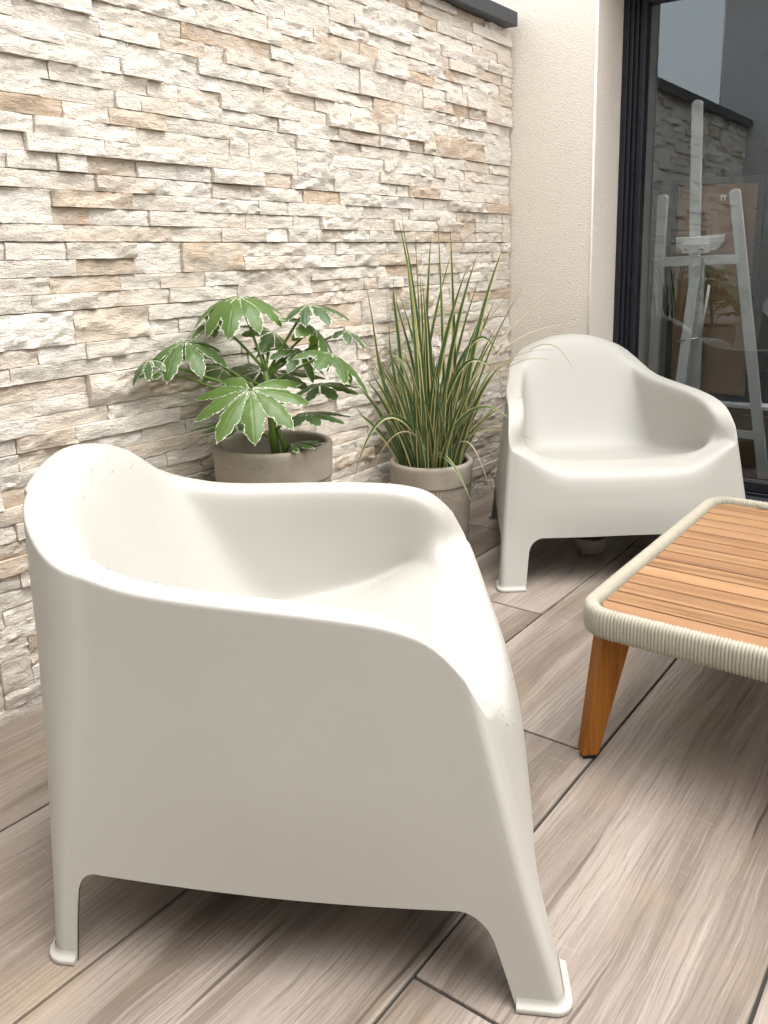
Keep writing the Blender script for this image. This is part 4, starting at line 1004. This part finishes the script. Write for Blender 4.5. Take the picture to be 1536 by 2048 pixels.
for i in range(nn_):
    for j in range(28): bg_f.append((i*28+j, (i+1)*28+j, (i+1)*28+(j+1) % 28, i*28+(j+1) % 28))
bag = build('plastic_bag', bg_v, bg_f, M['bag'], None, True); bag.location = (3.72, .70, .021); tag(bag, 'crumpled white plastic bag on the floor right of the easel leg', 'bag')

# ------------------------------------------------------------------ small things
# frosted plastic cap under the far chair
cp = empty('plastic_tub', (2.52, 1.085, 0)); tag(cp, 'small frosted plastic tub lying in the shade under the corner armchair', 'tub')
MB().lathe([(.001, .001), (.040, .001), (.052, .012), (.055, .055), (.053, .057), (.050, .053), (.047, .014), (.001, .008)], 28).out('cup', M['clear'], cp, True)
MB().prism((-.056, .0, .004), (-.052, .0, .054), Vector((0, 1, 0)), Vector((1, 0, 0)), .006, .004).out('seam', M['clear'], cp)

# rain drops on the foreground armchair
bpy.context.view_layer.update()
Vn, Nn, Fn, In, _ = CH; Wm = near.matrix_world; R3 = Wm.to_3x3()
cand = []
for f, k in zip(Fn, In):
    if k.startswith('leg') or k == 'front_panel': continue
    p = Vn[list(f)]; n_ = Nn[list(f)].mean(0); c = p.mean(0)
    if n_[2] < .30: continue
    if np.linalg.norm(Nn[f[0]]) < .5: continue
    ar = np.linalg.norm(np.cross(p[1]-p[0], p[2]-p[0]))
    rimz = c[2] > .43 and n_[2] > .45
    wgt = (1.0 if n_[2] > .75 else .45) if rimz else (1.15 if (c[2] < .40 and c[0] > .40) else .15 if c[2] < .42 else .08)
    cand.append((ar*wgt, f, n_))
W_ = np.array([c[0] for c in cand]); W_ = W_/W_.sum(); pick = rng.choice(len(cand), 1250, p=W_)
dv, df, dn_ = [], [], []
for i in pick:
    _, f, n_ = cand[i]; b = rng.dirichlet([1]*len(f)); c = (Vn[list(f)]*b[:, None]).sum(0)
    big = rng.random(); r_ = .0008+.0016*big**3 if c[2] < .40 else .0009+.0022*big**2.5
    n3 = Vector(n_).normalized(); a = n3.orthogonal().normalized(); bb = n3.cross(a); base = len(dv); el = rng.uniform(.85, 1.2)
    for q in range(4):
        th = q/4*math.pi/2
        for j in range(8):
            w = 2*math.pi*j/8; p = Vector(c)+a*(r_*el*math.cos(th)*math.cos(w))+bb*(r_/el*math.cos(th)*math.sin(w))+n3*(r_*.55*math.sin(th)-.0001); dv.append(tuple(Wm @ p))
    dv.append(tuple(Wm @ (Vector(c)+n3*r_*.55)))
    for q in range(3):
        for j in range(8): df.append((base+q*8+j, base+q*8+(j+1) % 8, base+(q+1)*8+(j+1) % 8, base+(q+1)*8+j))
    for j in range(8): df.append((base+24+j, base+24+(j+1) % 8, base+32))
dp = build('rain_drops', dv, df, M['water'], None, True); tag(dp, 'small clear rain drops beaded on the foreground armchair', 'water drops', kind='stuff')

# scrap of dry leaf on the table
lf = empty('leaf_scrap', (0, 0, 0)); q = ray(1521, 1018); t_ = (TZ-.0105-CAM_H)/q.z; lf.location = Vector((0, 0, CAM_H))+q*t_; tag(lf, 'tiny curled leaf scrap on the far slat of the table', 'leaf')
lv = []; lff = []
for i in range(9):
    a = i/8; w = .0045*math.sin(math.pi*min(1, a*.9+.08)); z_ = .0015+.007*a*a
    for u in (-1, 0, 1): lv.append((-.002+u*w, .022*a-.011, z_+abs(u)*.002))
for i in range(8):
    for k in range(2): lff.append((i*3+k, i*3+k+1, i*3+k+4, i*3+k+3))
build('blade', lv, lff, M['scrap'], lf, True); MB().tube([(-.002, -.011, .0016), (-.004, -.018, .001), (-.003, -.024, .0012)], .0007, 6).out('stalk', M['scrap'], lf, True)
